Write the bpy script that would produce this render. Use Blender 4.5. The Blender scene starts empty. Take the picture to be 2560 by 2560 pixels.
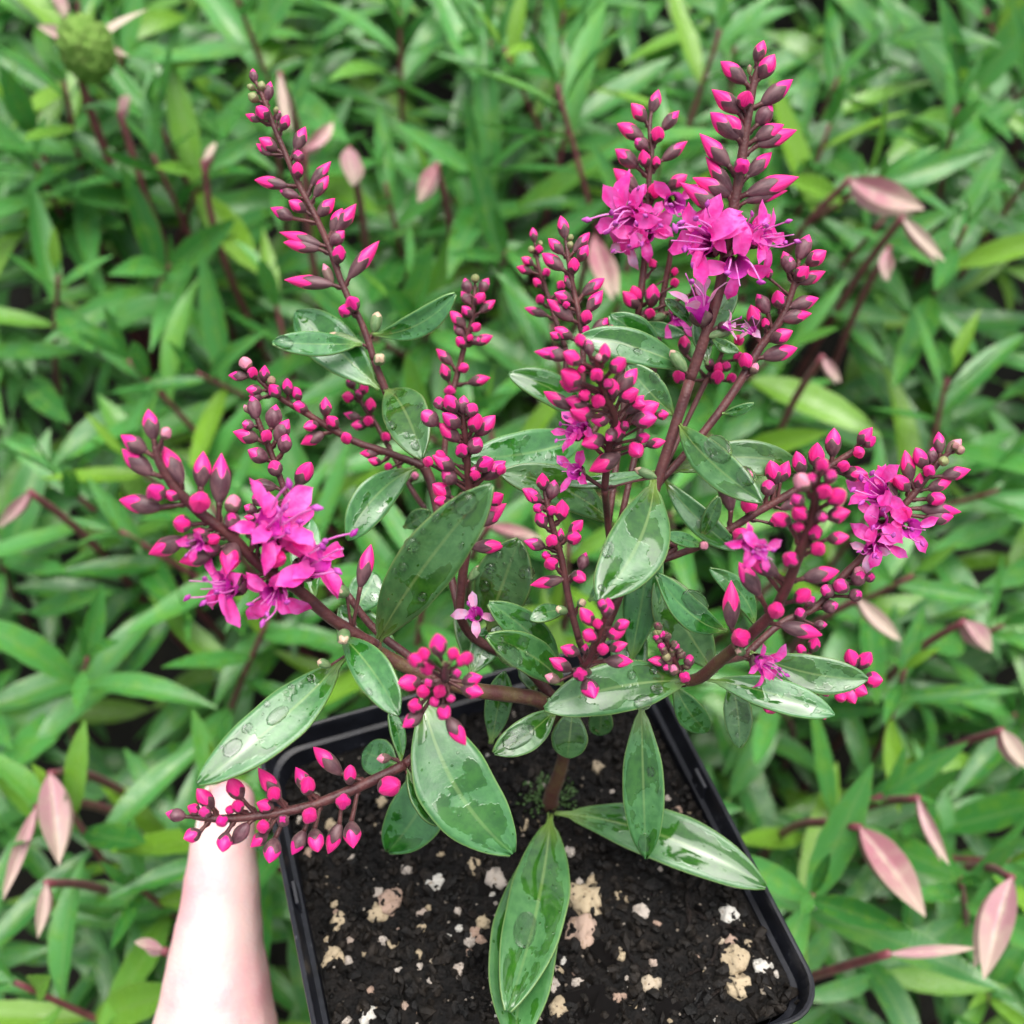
import bpy, bmesh, math, random
from mathutils import Vector, Matrix, noise, Euler
random.seed(7)
RAD = math.radians
scene = bpy.context.scene
col = scene.collection
CM = 0.01

# ------------------------------------------------------------------ camera, sky, sun, exposure
PITCH = RAD(60.0)
POT_PITCH = RAD(46.33)                    # pitch of the view as the (slightly tipped) pot sees it
CAM = Vector((0.0, 0.0, 0.575))
FPX = 2560 / 2 / math.tan(RAD(51.3 / 2))
FW = Vector((0, math.cos(PITCH), -math.sin(PITCH)))
UP = Vector((0, math.sin(PITCH), math.cos(PITCH)))
RT = Vector((1, 0, 0))
cd = bpy.data.cameras.new('camera'); cam = bpy.data.objects.new('camera', cd); col.objects.link(cam)
cam.location = CAM; cam.rotation_euler = (math.pi / 2 - PITCH, 0, 0)
cd.lens = 4.15; cd.sensor_width = 2 * 4.15 * math.tan(RAD(51.3 / 2)); cd.sensor_fit = 'HORIZONTAL'
cd.clip_start = 0.01; cd.clip_end = 100
cd.dof.use_dof = True; cd.dof.focus_distance = 0.205; cd.dof.aperture_fstop = 1.4
scene.camera = cam

SUN_EL, SUN_AZ = 79.0, 40.0
w = bpy.data.worlds.new('World'); scene.world = w; w.use_nodes = True
nt = w.node_tree; nt.nodes.clear()
wo = nt.nodes.new('ShaderNodeOutputWorld'); bg = nt.nodes.new('ShaderNodeBackground')
sky = nt.nodes.new('ShaderNodeTexSky'); sky.sky_type = 'NISHITA'; sky.sun_disc = False
sky.sun_elevation = RAD(SUN_EL); sky.sun_rotation = RAD(SUN_AZ)
sky.air_density = 1.0; sky.dust_density = 6.0; sky.ozone_density = 1.0
hs = nt.nodes.new('ShaderNodeHueSaturation'); hs.inputs['Saturation'].default_value = 0.35
nt.links.new(sky.outputs[0], hs.inputs['Color']); nt.links.new(hs.outputs[0], bg.inputs['Color'])
bg.inputs['Strength'].default_value = 0.105
nt.links.new(bg.outputs[0], wo.inputs['Surface'])
sd = bpy.data.lights.new('sun', 'SUN'); sd.energy = 1.5; sd.angle = RAD(62); sd.color = (1.0, 0.97, 0.93)
sun = bpy.data.objects.new('sun', sd); col.objects.link(sun)
az = RAD(SUN_AZ)
sdir = Vector((math.sin(az) * math.cos(RAD(SUN_EL)), math.cos(az) * math.cos(RAD(SUN_EL)), math.sin(RAD(SUN_EL))))
sun.rotation_euler = sdir.to_track_quat('Z', 'Y').to_euler(); sun.location = (0, 0, 3)
vs = scene.view_settings
vs.view_transform = 'Standard'; vs.look = 'None'; vs.gamma = 1.0; vs.use_curve_mapping = False
vs.exposure = 1.1
scene.cycles.max_bounces = 7; scene.cycles.transmission_bounces = 5; scene.cycles.diffuse_bounces = 3; scene.cycles.glossy_bounces = 3

# ------------------------------------------------------------------ coordinates
def P(px, py, d):
    """pixel of the 2560 photograph + distance along the view axis in cm -> place"""
    d *= CM
    return CAM + FW * d + RT * ((px - 1280) / FPX * d) + UP * ((1280 - py) / FPX * d)
def proj(p):
    v = p - CAM; z = v.dot(FW)
    return 1280 + FPX * v.dot(RT) / z, 1280 - FPX * v.dot(UP) / z, z / CM
REG = {1: (500, 100, 800), 2: (1250, 50, 900), 3: (250, 850, 900), 4: (850, 850, 900), 5: (1600, 900, 900),
       6: (300, 1660, 900), 7: (1200, 1660, 900), 8: (1200, 500, 600), 9: (900, 1400, 600), 10: (1860, 1760, 700),
       11: (0, 1760, 800), 12: (1760, 0, 800), 13: (0, 900, 600), 14: (800, 0, 800), 15: (0, 0, 900), 0: (0, 0, 1932)}
def S(r): return REG[r][2] / 1932.0
def R(r, x, y):
    a = REG[r]; return a[0] + x * a[2] / 1932.0, a[1] + y * a[2] / 1932.0
def slope(y): return 0.24 * max(0.0, y - 0.12)
def ray_z(px, py, z):
    d = (P(px, py, 1) - CAM); t = (z - CAM.z) / d.z
    for _ in range(12): t = (z + slope(d.y * t) - CAM.z) / d.z
    return CAM + d * t

# pot frame: rim plane is local z = 0, centimetres scaled to metres
POT = (Matrix.Translation(CAM) @ Matrix.Rotation(-(PITCH - POT_PITCH), 4, 'X') @
       Matrix.Translation(Vector((0.10, 10.75, -22.50)) * CM) @ Matrix.Rotation(RAD(18.63), 4, 'Z'))
POTI = POT.inverted()

# ------------------------------------------------------------------ materials
def mat(name):
    m = bpy.data.materials.new(name); m.use_nodes = True
    n = m.node_tree; return m, n, n.nodes['Principled BSDF'], n.links.new
def N(n, t, **k):
    x = n.nodes.new(t)
    for a, b in k.items():
        if a in x.bl_rna.properties: setattr(x, a, b)
        else: x.inputs[a].default_value = b
    return x
def mth(n, op, a, b=None, c=None, clamp=False):
    x = n.nodes.new('ShaderNodeMath'); x.operation = op; x.use_clamp = clamp
    for i, v in enumerate((a, b, c)):
        if v is None: continue
        if isinstance(v, (int, float)): x.inputs[i].default_value = v
        else: n.links.new(v, x.inputs[i])
    return x.outputs[0]
def sst(n, v, lo, hi):
    x = n.nodes.new('ShaderNodeMapRange'); x.interpolation_type = 'SMOOTHSTEP'
    n.links.new(v, x.inputs[0]); x.inputs[1].default_value = lo; x.inputs[2].default_value = hi
    return x.outputs[0]
def mix(n, f, a, b):
    x = n.nodes.new('ShaderNodeMix'); x.data_type = 'RGBA'
    for s, v in ((x.inputs[0], f), (x.inputs[6], a), (x.inputs[7], b)):
        if isinstance(v, (int, float)): s.default_value = v
        elif isinstance(v, tuple): s.default_value = (*v[:3], 1)
        else: n.links.new(v, s)
    return x.outputs[2]
def add_translucent(m, n, pb, colsock, amount):
    out = n.nodes['Material Output']; tr = n.nodes.new('ShaderNodeBsdfTranslucent'); ms = n.nodes.new('ShaderNodeMixShader')
    ms.inputs[0].default_value = amount; n.links.new(colsock, tr.inputs[0])
    n.links.new(pb.outputs[0], ms.inputs[1]); n.links.new(tr.outputs[0], ms.inputs[2]); n.links.new(ms.outputs[0], out.inputs[0])

def leaf_material():
    m, n, b, L = mat('wet_glossy_leaf')
    uv = N(n, 'ShaderNodeUVMap'); sp = N(n, 'ShaderNodeSeparateXYZ'); L(uv.outputs[0], sp.inputs[0])
    oi = N(n, 'ShaderNodeObjectInfo'); rnd = oi.outputs['Random']
    s = mth(n, 'ABSOLUTE', mth(n, 'MULTIPLY_ADD', sp.outputs[0], 2.0, -1.0)); t = sp.outputs[1]
    cmb = N(n, 'ShaderNodeCombineXYZ'); L(sp.outputs[0], cmb.inputs[0]); L(mth(n, 'MULTIPLY', t, 2.8), cmb.inputs[1])
    L(mth(n, 'MULTIPLY', rnd, 57.0), cmb.inputs[2])
    wet = N(n, 'ShaderNodeTexNoise', Scale=1.0, Detail=4.5, Roughness=0.55); L(cmb.outputs[0], wet.inputs['Vector'])
    # ragged film of rain water, kept off the margin
    wv = mth(n, 'SUBTRACT', wet.outputs['Fac'], mth(n, 'MULTIPLY', sst(n, s, 0.72, 0.98), 0.25))
    film = sst(n, wv, 0.500, 0.520)
    soft = N(n, 'ShaderNodeTexNoise', Scale=1.0, Detail=1.5, Roughness=0.4); L(cmb.outputs[0], soft.inputs['Vector'])
    film_soft = mth(n, 'ADD', mth(n, 'MULTIPLY', film, 0.35), mth(n, 'MULTIPLY', soft.outputs['Fac'], 1.2))
    geo = N(n, 'ShaderNodeTexCoord')
    fine = N(n, 'ShaderNodeTexNoise', Scale=900.0, Detail=3.0); L(geo.outputs['Object'], fine.inputs['Vector'])
    vor = N(n, 'ShaderNodeTexVoronoi', Scale=7.0); L(cmb.outputs[0], vor.inputs['Vector'])
    vr = N(n, 'ShaderNodeSeparateColor'); L(vor.outputs['Color'], vr.inputs[0])
    bead = mth(n, 'MULTIPLY', sst(n, mth(n, 'MULTIPLY', vor.outputs['Distance'], -1.0), -0.16, -0.13), mth(n, 'GREATER_THAN', vr.outputs[0], 0.6))
    wetall = mth(n, 'MAXIMUM', film, bead)
    mott = N(n, 'ShaderNodeTexNoise', Scale=5.0, Detail=4.0, Roughness=0.6); L(cmb.outputs[0], mott.inputs['Vector'])
    dry = mix(n, sst(n, mott.outputs['Fac'], 0.3, 0.7), (0.034, 0.150, 0.036), (0.070, 0.225, 0.060))
    wet_dark_reflection = mix(n, sst(n, mott.outputs['Fac'], 0.3, 0.7), (0.016, 0.092, 0.010), (0.036, 0.150, 0.016))  # wet leaf tone, darkened also to paint in dark reflections on the water
    c = mix(n, wetall, dry, wet_dark_reflection)
    # midrib, pale towards the petiole
    rib = mth(n, 'MULTIPLY', mth(n, 'SUBTRACT', 1.0, sst(n, s, 0.02, 0.085)), mth(n, 'SUBTRACT', 0.5, mth(n, 'MULTIPLY', t, 0.42)))
    c = mix(n, rib, c, (0.30, 0.44, 0.14))
    c = mix(n, mth(n, 'MULTIPLY', mth(n, 'SUBTRACT', 1.0, sst(n, t, 0.0, 0.26)), 0.6), c, (0.26, 0.38, 0.08))
    c = mix(n, mth(n, 'MULTIPLY', sst(n, s, 0.935, 0.99), 0.6), c, (0.22, 0.36, 0.10))
    hv = N(n, 'ShaderNodeHueSaturation'); L(c, hv.inputs['Color'])
    L(mth(n, 'MULTIPLY_ADD', rnd, 0.03, 0.485), hv.inputs['Hue']); L(mth(n, 'MULTIPLY_ADD', rnd, 0.35, 0.82), hv.inputs['Value'])
    L(hv.outputs[0], b.inputs['Base Color'])
    L(mth(n, 'MULTIPLY_ADD', wetall, -0.30, 0.36), b.inputs['Roughness'])
    b.inputs['Specular IOR Level'].default_value = 0.5
    b.inputs['Coat Weight'].default_value = 0.8; b.inputs['Coat IOR'].default_value = 1.55
    L(mth(n, 'MULTIPLY_ADD', wetall, -0.26, 0.34), b.inputs['Coat Roughness'])
    hgt = mth(n, 'ADD', mth(n, 'MULTIPLY', film_soft, 1.0), mth(n, 'ADD', mth(n, 'MULTIPLY', bead, 0.8), mth(n, 'MULTIPLY', fine.outputs['Fac'], mth(n, 'MULTIPLY_ADD', wetall, -0.12, 0.14))))
    hgt = mth(n, 'ADD', hgt, mth(n, 'MULTIPLY', mott.outputs['Fac'], mth(n, 'MULTIPLY_ADD', wetall, -0.28, 0.3)))
    bp = N(n, 'ShaderNodeBump', Strength=0.4, Distance=0.0007); L(hgt, bp.inputs['Height']); L(bp.outputs[0], b.inputs['Normal']); L(bp.outputs[0], b.inputs['Coat Normal'])
    add_translucent(m, n, b, hv.outputs[0], 0.10)
    return m

def bed_leaf_material(name, c1, c2, c3):
    m, n, b, L = mat(name)
    uv = N(n, 'ShaderNodeUVMap'); sp = N(n, 'ShaderNodeSeparateXYZ'); L(uv.outputs[0], sp.inputs[0])
    oi = N(n, 'ShaderNodeObjectInfo'); at = N(n, 'ShaderNodeAttribute'); at.attribute_name = 'rnd'
    rnd = mth(n, 'FRACT', mth(n, 'ADD', oi.outputs['Random'], at.outputs['Fac']))
    s = mth(n, 'ABSOLUTE', mth(n, 'MULTIPLY_ADD', sp.outputs[0], 2.0, -1.0)); t = sp.outputs[1]
    cmb = N(n, 'ShaderNodeCombineXYZ'); L(sp.outputs[0], cmb.inputs[0]); L(mth(n, 'MULTIPLY', t, 3.5), cmb.inputs[1]); L(mth(n, 'MULTIPLY', rnd, 91.0), cmb.inputs[2])
    nz = N(n, 'ShaderNodeTexNoise', Scale=2.2, Detail=5.0); L(cmb.outputs[0], nz.inputs['Vector'])
    c = mix(n, sst(n, rnd, 0.0, 0.75), c1, c2)
    c = mix(n, mth(n, 'MULTIPLY', sst(n, rnd, 0.80, 0.95), 0.9), c, c3)
    c = mix(n, mth(n, 'MULTIPLY', sst(n, nz.outputs['Fac'], 0.45, 0.7), 0.35), c, c3)
    rib = mth(n, 'MULTIPLY', mth(n, 'SUBTRACT', 1.0, sst(n, s, 0.03, 0.12)), 0.35)
    c = mix(n, rib, c, (0.20, 0.34, 0.09))
    c = mix(n, mth(n, 'MULTIPLY', sst(n, s, 0.86, 1.0), 0.3), c, (0.22, 0.36, 0.10))
    if name.startswith('pink'): c = mix(n, mth(n, 'MULTIPLY', sst(n, mth(n, 'ADD', t, mth(n, 'MULTIPLY', nz.outputs['Fac'], 0.4)), 0.45, 1.2), 0.75), c, (0.62, 0.52, 0.40))
    L(c, b.inputs['Base Color'])
    L(mth(n, 'MULTIPLY_ADD', sst(n, nz.outputs['Fac'], 0.4, 0.6), -0.2, 0.42), b.inputs['Roughness'])
    b.inputs['Specular IOR Level'].default_value = 0.6
    wv = N(n, 'ShaderNodeTexWave', Scale=3.2, Distortion=1.5, Detail=2.0); wv.bands_direction = 'Y'; L(cmb.outputs[0], wv.inputs['Vector'])
    bp = N(n, 'ShaderNodeBump', Strength=0.35, Distance=0.0006); L(mth(n, 'ADD', nz.outputs['Fac'], mth(n, 'MULTIPLY', wv.outputs['Fac'], 0.25)), bp.inputs['Height']); L(bp.outputs[0], b.inputs['Normal'])
    add_translucent(m, n, b, c, 0.22)
    return m

def stem_material(name, c1, c2, rough=0.5):
    m, n, b, L = mat(name)
    g = N(n, 'ShaderNodeTexCoord')
    nz = N(n, 'ShaderNodeTexNoise', Scale=260.0, Detail=5.0, Roughness=0.65); L(g.outputs['Object'], nz.inputs['Vector'])
    c = mix(n, sst(n, nz.outputs['Fac'], 0.35, 0.68), c1, c2)
    L(c, b.inputs['Base Color']); b.inputs['Roughness'].default_value = rough
    fz = N(n, 'ShaderNodeTexNoise', Scale=2200.0, Detail=2.0); L(g.outputs['Object'], fz.inputs['Vector'])
    bp = N(n, 'ShaderNodeBump', Strength=0.5, Distance=0.0003); L(fz.outputs['Fac'], bp.inputs['Height']); L(bp.outputs[0], b.inputs['Normal'])
    b.inputs['Sheen Weight'].default_value = 0.08; b.inputs['Sheen Roughness'].default_value = 0.4
    return m

def bud_material(name, pink, calyx, calyx2, thresh, green=False):
    m, n, b, L = mat(name)
    uv = N(n, 'ShaderNodeUVMap'); sp = N(n, 'ShaderNodeSeparateXYZ'); L(uv.outputs[0], sp.inputs[0])
    oi = N(n, 'ShaderNodeObjectInfo'); rnd = oi.outputs['Random']
    th = sp.outputs[0]; v = sp.outputs[1]
    lobes = mth(n, 'MULTIPLY', mth(n, 'COSINE', mth(n, 'MULTIPLY', th, 4 * 2 * math.pi)), 0.10 if thresh < 0.6 else 0.04)
    vv = mth(n, 'ADD', v, lobes)
    vv = mth(n, 'SUBTRACT', vv, mth(n, 'MULTIPLY', rnd, 0.16))
    f = sst(n, vv, thresh - 0.075, thresh - 0.015)
    g = N(n, 'ShaderNodeTexCoord')
    nz = N(n, 'ShaderNodeTexNoise', Scale=3.0, Detail=5.0); L(g.outputs['Object'], nz.inputs['Vector'])
    st = N(n, 'ShaderNodeTexNoise', Scale=9.0, Detail=3.0)
    cm2 = N(n, 'ShaderNodeCombineXYZ'); L(mth(n, 'MULTIPLY', th, 4.0), cm2.inputs[0]); L(mth(n, 'MULTIPLY', v, 0.3), cm2.inputs[1]); L(mth(n, 'MULTIPLY', rnd, 30.0), cm2.inputs[2]); L(cm2.outputs[0], st.inputs['Vector'])
    pk = mix(n, sst(n, st.outputs['Fac'], 0.35, 0.7), pink, tuple(min(1, x * 1.15 + 0.03) for x in pink))
    pk = mix(n, mth(n, 'MULTIPLY', sst(n, rnd, 0.5, 1.0), 0.35), pk, (0.72, 0.012, 0.34))
    cx = mix(n, sst(n, nz.outputs['Fac'], 0.35, 0.65), calyx, calyx2)
    c = mix(n, f, cx, pk)
    L(c, b.inputs['Base Color'])
    L(mth(n, 'MULTIPLY_ADD', f, -0.08, 0.46), b.inputs['Roughness'])
    b.inputs['Sheen Weight'].default_value = 0.05
    bp = N(n, 'ShaderNodeBump', Strength=0.4, Distance=0.0004)
    L(mth(n, 'ADD', mth(n, 'MULTIPLY', f, -0.9), mth(n, 'MULTIPLY', st.outputs['Fac'], 0.5)), bp.inputs['Height']); L(bp.outputs[0], b.inputs['Normal'])
    add_translucent(m, n, b, c, 0.10)
    return m

def petal_material(name, c1, c2, rough=0.42, tl=0.3):
    m, n, b, L = mat(name)
    g = N(n, 'ShaderNodeTexCoord'); oi = N(n, 'ShaderNodeObjectInfo')
    mp = N(n, 'ShaderNodeMapping'); L(g.outputs['Object'], mp.inputs[0]); L(oi.outputs['Random'], mp.inputs[1])
    nz = N(n, 'ShaderNodeTexNoise', Scale=3.5, Detail=4.0); L(mp.outputs[0], nz.inputs['Vector'])
    c = mix(n, sst(n, nz.outputs['Fac'], 0.35, 0.65), c1, c2)
    L(c, b.inputs['Base Color']); b.inputs['Roughness'].default_value = rough
    fz = N(n, 'ShaderNodeTexNoise', Scale=14.0, Detail=3.0); L(mp.outputs[0], fz.inputs['Vector'])
    bp = N(n, 'ShaderNodeBump', Strength=0.35, Distance=0.0004); L(fz.outputs['Fac'], bp.inputs['Height']); L(bp.outputs[0], b.inputs['Normal'])
    add_translucent(m, n, b, c, tl)
    return m

def water_material():
    m, n, b, L = mat('rain_water')
    b.inputs['Base Color'].default_value = (1, 1, 1, 1); b.inputs['Roughness'].default_value = 0.0
    b.inputs['IOR'].default_value = 1.33; b.inputs['Transmission Weight'].default_value = 1.0
    return m

def plastic_material():
    m, n, b, L = mat('black_plastic')
    g = N(n, 'ShaderNodeTexCoord')
    nz = N(n, 'ShaderNodeTexNoise', Scale=90.0, Detail=6.0, Roughness=0.7); L(g.outputs['Object'], nz.inputs['Vector'])
    sc_ = N(n, 'ShaderNodeTexNoise', Scale=900.0, Detail=2.0); L(g.outputs['Object'], sc_.inputs['Vector'])
    dust = mth(n, 'MULTIPLY', sst(n, sc_.outputs['Fac'], 0.66, 0.72), sst(n, nz.outputs['Fac'], 0.48, 0.62))
    c = mix(n, sst(n, nz.outputs['Fac'], 0.3, 0.75), (0.006, 0.0065, 0.009), (0.018, 0.02, 0.028))
    c = mix(n, mth(n, 'MULTIPLY', dust, 0.5), c, (0.35, 0.36, 0.38))
    L(c, b.inputs['Base Color'])
    L(mth(n, 'MULTIPLY_ADD', nz.outputs['Fac'], 0.25, 0.24), b.inputs['Roughness'])
    bp = N(n, 'ShaderNodeBump', Strength=0.25, Distance=0.0004); L(mth(n, 'ADD', nz.outputs['Fac'], dust), bp.inputs['Height']); L(bp.outputs[0], b.inputs['Normal'])
    return m

def soil_material(name, c1, c2, scale=300.0):
    m, n, b, L = mat(name)
    g = N(n, 'ShaderNodeTexCoord')
    nz = N(n, 'ShaderNodeTexNoise', Scale=scale, Detail=8.0, Roughness=0.75); L(g.outputs['Object'], nz.inputs['Vector'])
    vo = N(n, 'ShaderNodeTexVoronoi', Scale=scale * 2.2); L(g.outputs['Object'], vo.inputs['Vector'])
    c = mix(n, sst(n, nz.outputs['Fac'], 0.38, 0.72), c1, c2)
    L(c, b.inputs['Base Color'])
    L(mth(n, 'MULTIPLY_ADD', nz.outputs['Fac'], 0.5, 0.32), b.inputs['Roughness']); b.inputs['Specular IOR Level'].default_value = 0.28
    bp = N(n, 'ShaderNodeBump', Strength=1.0, Distance=0.0012)
    L(mth(n, 'ADD', nz.outputs['Fac'], mth(n, 'MULTIPLY', vo.outputs['Distance'], 0.6)), bp.inputs['Height']); L(bp.outputs[0], b.inputs['Normal'])
    return m

def stone_material():
    m, n, b, L = mat('pumice')
    g = N(n, 'ShaderNodeTexCoord'); oi = N(n, 'ShaderNodeObjectInfo'); rnd = oi.outputs['Random']
    mp = N(n, 'ShaderNodeMapping'); L(g.outputs['Object'], mp.inputs[0]); L(mth(n, 'MULTIPLY', rnd, 40.0), mp.inputs[1])
    nz = N(n, 'ShaderNodeTexNoise', Scale=2.6, Detail=7.0, Roughness=0.7); L(mp.outputs[0], nz.inputs['Vector'])
    c = mix(n, sst(n, rnd, 0.25, 0.45), (0.46, 0.37, 0.24), (0.50, 0.44, 0.38))
    c = mix(n, sst(n, rnd, 0.55, 0.70), c, (0.42, 0.29, 0.22))
    c = mix(n, sst(n, rnd, 0.82, 0.92), c, (0.62, 0.60, 0.54))
    c = mix(n, sst(n, nz.outputs['Fac'], 0.52, 0.72), c, (0.27, 0.18, 0.10))
    pit = N(n, 'ShaderNodeTexVoronoi', Scale=2.3); L(mp.outputs[0], pit.inputs['Vector'])
    pm = mth(n, 'MULTIPLY', sst(n, mth(n, 'ADD', pit.outputs['Distance'], mth(n, 'MULTIPLY', nz.outputs['Fac'], 0.25)), 0.22, 0.36), 1.0)
    c = mix(n, mth(n, 'SUBTRACT', 1.0, pm), c, (0.07, 0.05, 0.035))
    L(c, b.inputs['Base Color']); b.inputs['Roughness'].default_value = 0.8
    bp = N(n, 'ShaderNodeBump', Strength=0.9, Distance=0.0006)
    L(mth(n, 'ADD', nz.outputs['Fac'], mth(n, 'MULTIPLY', pm, 1.2)), bp.inputs['Height']); L(bp.outputs[0], b.inputs['Normal'])
    return m

def skin_material():
    m, n, b, L = mat('skin')
    g = N(n, 'ShaderNodeTexCoord')
    nz = N(n, 'ShaderNodeTexNoise', Scale=55.0, Detail=5.0, Roughness=0.55); L(g.outputs['Object'], nz.inputs['Vector'])
    c = mix(n, sst(n, nz.outputs['Fac'], 0.38, 0.68), (0.86, 0.60, 0.56), (0.82, 0.43, 0.45))
    L(c, b.inputs['Base Color']); b.inputs['Roughness'].default_value = 0.42
    b.inputs['Subsurface Weight'].default_value = 0.35; b.inputs['Subsurface Radius'].default_value = (1.0, 0.35, 0.2); b.inputs['Subsurface Scale'].default_value = 0.004
    vo = N(n, 'ShaderNodeTexVoronoi', Scale=1100.0); L(g.outputs['Object'], vo.inputs['Vector'])
    bp = N(n, 'ShaderNodeBump', Strength=0.35, Distance=0.0003); L(mth(n, 'ADD', vo.outputs['Distance'], nz.outputs['Fac']), bp.inputs['Height']); L(bp.outputs[0], b.inputs['Normal'])
    return m

M = {}
M['leaf'] = leaf_material()
M['bed'] = bed_leaf_material('bed_leaf', (0.034, 0.180, 0.030), (0.080, 0.300, 0.062), (0.19, 0.38, 0.030))
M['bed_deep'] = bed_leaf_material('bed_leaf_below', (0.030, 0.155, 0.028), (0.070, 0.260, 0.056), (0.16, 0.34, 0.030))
M['bed_pink'] = bed_leaf_material('pink_young_leaf', (0.42, 0.16, 0.20), (0.50, 0.27, 0.30), (0.58, 0.47, 0.38))
M['stem'] = stem_material('purple_stem', (0.066, 0.018, 0.020), (0.125, 0.040, 0.036), 0.48)
M['wood'] = stem_material('woody_stem', (0.085, 0.026, 0.022), (0.115, 0.075, 0.03), 0.5)
M['bedstem'] = stem_material('red_bed_stem', (0.13, 0.028, 0.04), (0.24, 0.06, 0.075), 0.55)
PINK = (0.86, 0.010, 0.235)
M['bud'] = bud_material('pink_bud', PINK, (0.085, 0.036, 0.046), (0.17, 0.085, 0.092), 0.50)
M['bud_young'] = bud_material('young_bud', (0.72, 0.02, 0.25), (0.095, 0.03, 0.045), (0.20, 0.09, 0.11), 0.72)
M['bud_tight'] = bud_material('tight_bud', (0.42, 0.03, 0.16), (0.11, 0.045, 0.05), (0.17, 0.13, 0.08), 0.95)
M['bud_green'] = bud_material('green_bud', (0.24, 0.27, 0.10), (0.14, 0.13, 0.06), (0.19, 0.17, 0.08), 0.6)
M['bud_spent'] = bud_material('spent_bud', (0.62, 0.44, 0.30), (0.10, 0.20, 0.07), (0.19, 0.29, 0.12), 0.80)
M['bud_pale'] = bud_material('pale_wilting_bud', (0.72, 0.26, 0.36), (0.16, 0.09, 0.08), (0.22, 0.15, 0.11), 0.62)
M['petal'] = petal_material('magenta_petal', (0.95, 0.040, 0.42), (0.98, 0.15, 0.64), 0.40, 0.40)
M['tube'] = petal_material('petal_throat', (0.68, 0.02, 0.50), (0.85, 0.10, 0.62))
M['calyx'] = petal_material('calyx', (0.10, 0.04, 0.055), (0.19, 0.12, 0.11), 0.5, 0.1)
M['anther'] = petal_material('anther', (0.38, 0.02, 0.30), (0.55, 0.10, 0.48), 0.5, 0.1)
M['filament'] = petal_material('filament', (0.80, 0.16, 0.62), (0.88, 0.35, 0.74), 0.4, 0.3)
M['petal_pale'] = petal_material('faded_petal', (0.80, 0.30, 0.52), (0.72, 0.42, 0.66), 0.5)
M['water'] = water_material()
M['plastic'] = plastic_material()
M['soil'] = soil_material('potting_soil', (0.0018, 0.0016, 0.0014), (0.013, 0.010, 0.008))
M['crumb'] = soil_material('soil_crumb', (0.002, 0.0018, 0.0016), (0.024, 0.018, 0.013), 110.0)
M['ground'] = soil_material('garden_soil', (0.006, 0.005, 0.003), (0.022, 0.016, 0.010), 60.0)
M['stone'] = stone_material()
M['bark'] = soil_material('bark', (0.004, 0.003, 0.003), (0.022, 0.014, 0.010), 500.0)
M['skin'] = skin_material()
M['nail'] = petal_material('nail', (0.85, 0.60, 0.56), (0.88, 0.68, 0.62), 0.25, 0.05)
M['moss'] = bed_leaf_material('moss', (0.05, 0.13, 0.03), (0.10, 0.21, 0.06), (0.16, 0.26, 0.08))

# ------------------------------------------------------------------ object helpers
def tag(o, label=None, cat=None, group=None, kind=None):
    if label: o['label'] = label
    if cat: o['category'] = cat
    if group: o['group'] = group
    if kind: o['kind'] = kind
    return o
WORLDPOS = {}
def link(o, parent=None, world=None):
    """world: Matrix or Vector in world space; parents are only ever translated, unless they are in PMAT"""
    col.objects.link(o)
    wm = world if isinstance(world, Matrix) else Matrix.Translation(world if world is not None else Vector((0, 0, 0)))
    if parent:
        o.parent = parent
        o.matrix_basis = WORLDPOS[parent.name].inverted() @ wm
    else:
        o.matrix_basis = wm
    WORLDPOS[o.name] = wm
    return o
def empty(name, loc):
    e = bpy.data.objects.new(name, None); e.empty_display_size = 0.01
    return link(e, None, loc)
def mesh_obj(name, me, m=None, parent=None, world=None, smooth=True):
    if m is not None and not me.materials:
        for x in (m if isinstance(m, (list, tuple)) else [m]): me.materials.append(x)
    if smooth and len(me.polygons): me.polygons.foreach_set('use_smooth', [True] * len(me.polygons))
    return link(bpy.data.objects.new(name, me), parent, world)
def py_mesh(name, vs, fs, uvs=None):
    me = bpy.data.meshes.new(name); me.from_pydata(vs, [], fs)
    if uvs:
        ul = me.uv_layers.new(name='UVMap')
        li = [0] * len(me.loops); me.loops.foreach_get('vertex_index', li)
        flat = []
        for i in li: flat += uvs[i]
        ul.data.foreach_set('uv', flat)
    return me

def resample(pts, n):
    """Catmull-Rom through pts (list of (Vector, radius))"""
    out = []
    m = len(pts) - 1
    for i in range(n + 1):
        x = i / n * m; k = min(int(x), m - 1); f = x - k
        p0 = pts[max(k - 1, 0)]; p1 = pts[k]; p2 = pts[k + 1]; p3 = pts[min(k + 2, m)]
        v = 0.5 * ((2 * p1[0]) + (p2[0] - p0[0]) * f + (2 * p0[0] - 5 * p1[0] + 4 * p2[0] - p3[0]) * f * f + (3 * p1[0] - p0[0] - 3 * p2[0] + p3[0]) * f ** 3)
        out.append((v, p1[1] * (1 - f) + p2[1] * f))
    return out
def tube(vs, fs, path, sides=8, cap=True, jit=0.0):
    base = len(vs); up = Vector((0.31, 0.2, 0.93))
    n = len(path)
    for i, (p, r) in enumerate(path):
        d = (path[min(i + 1, n - 1)][0] - path[max(i - 1, 0)][0]).normalized()
        x = d.cross(up)
        if x.length < 1e-4: x = d.cross(Vector((1, 0, 0)))
        x.normalize(); y = d.cross(x)
        for k in range(sides):
            a = 2 * math.pi * k / sides
            rr = r * (1 + random.uniform(-jit, jit))
            vs.append(p + x * math.cos(a) * rr + y * math.sin(a) * rr)
    for i in range(n - 1):
        for k in range(sides):
            a = base + i * sides + k; b2 = base + i * sides + (k + 1) % sides
            fs.append((a, b2, b2 + sides, a + sides))
    if cap:
        fs.append(tuple(base + k for k in range(sides))[::-1]); fs.append(tuple(base + (n - 1) * sides + k for k in range(sides)))

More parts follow.
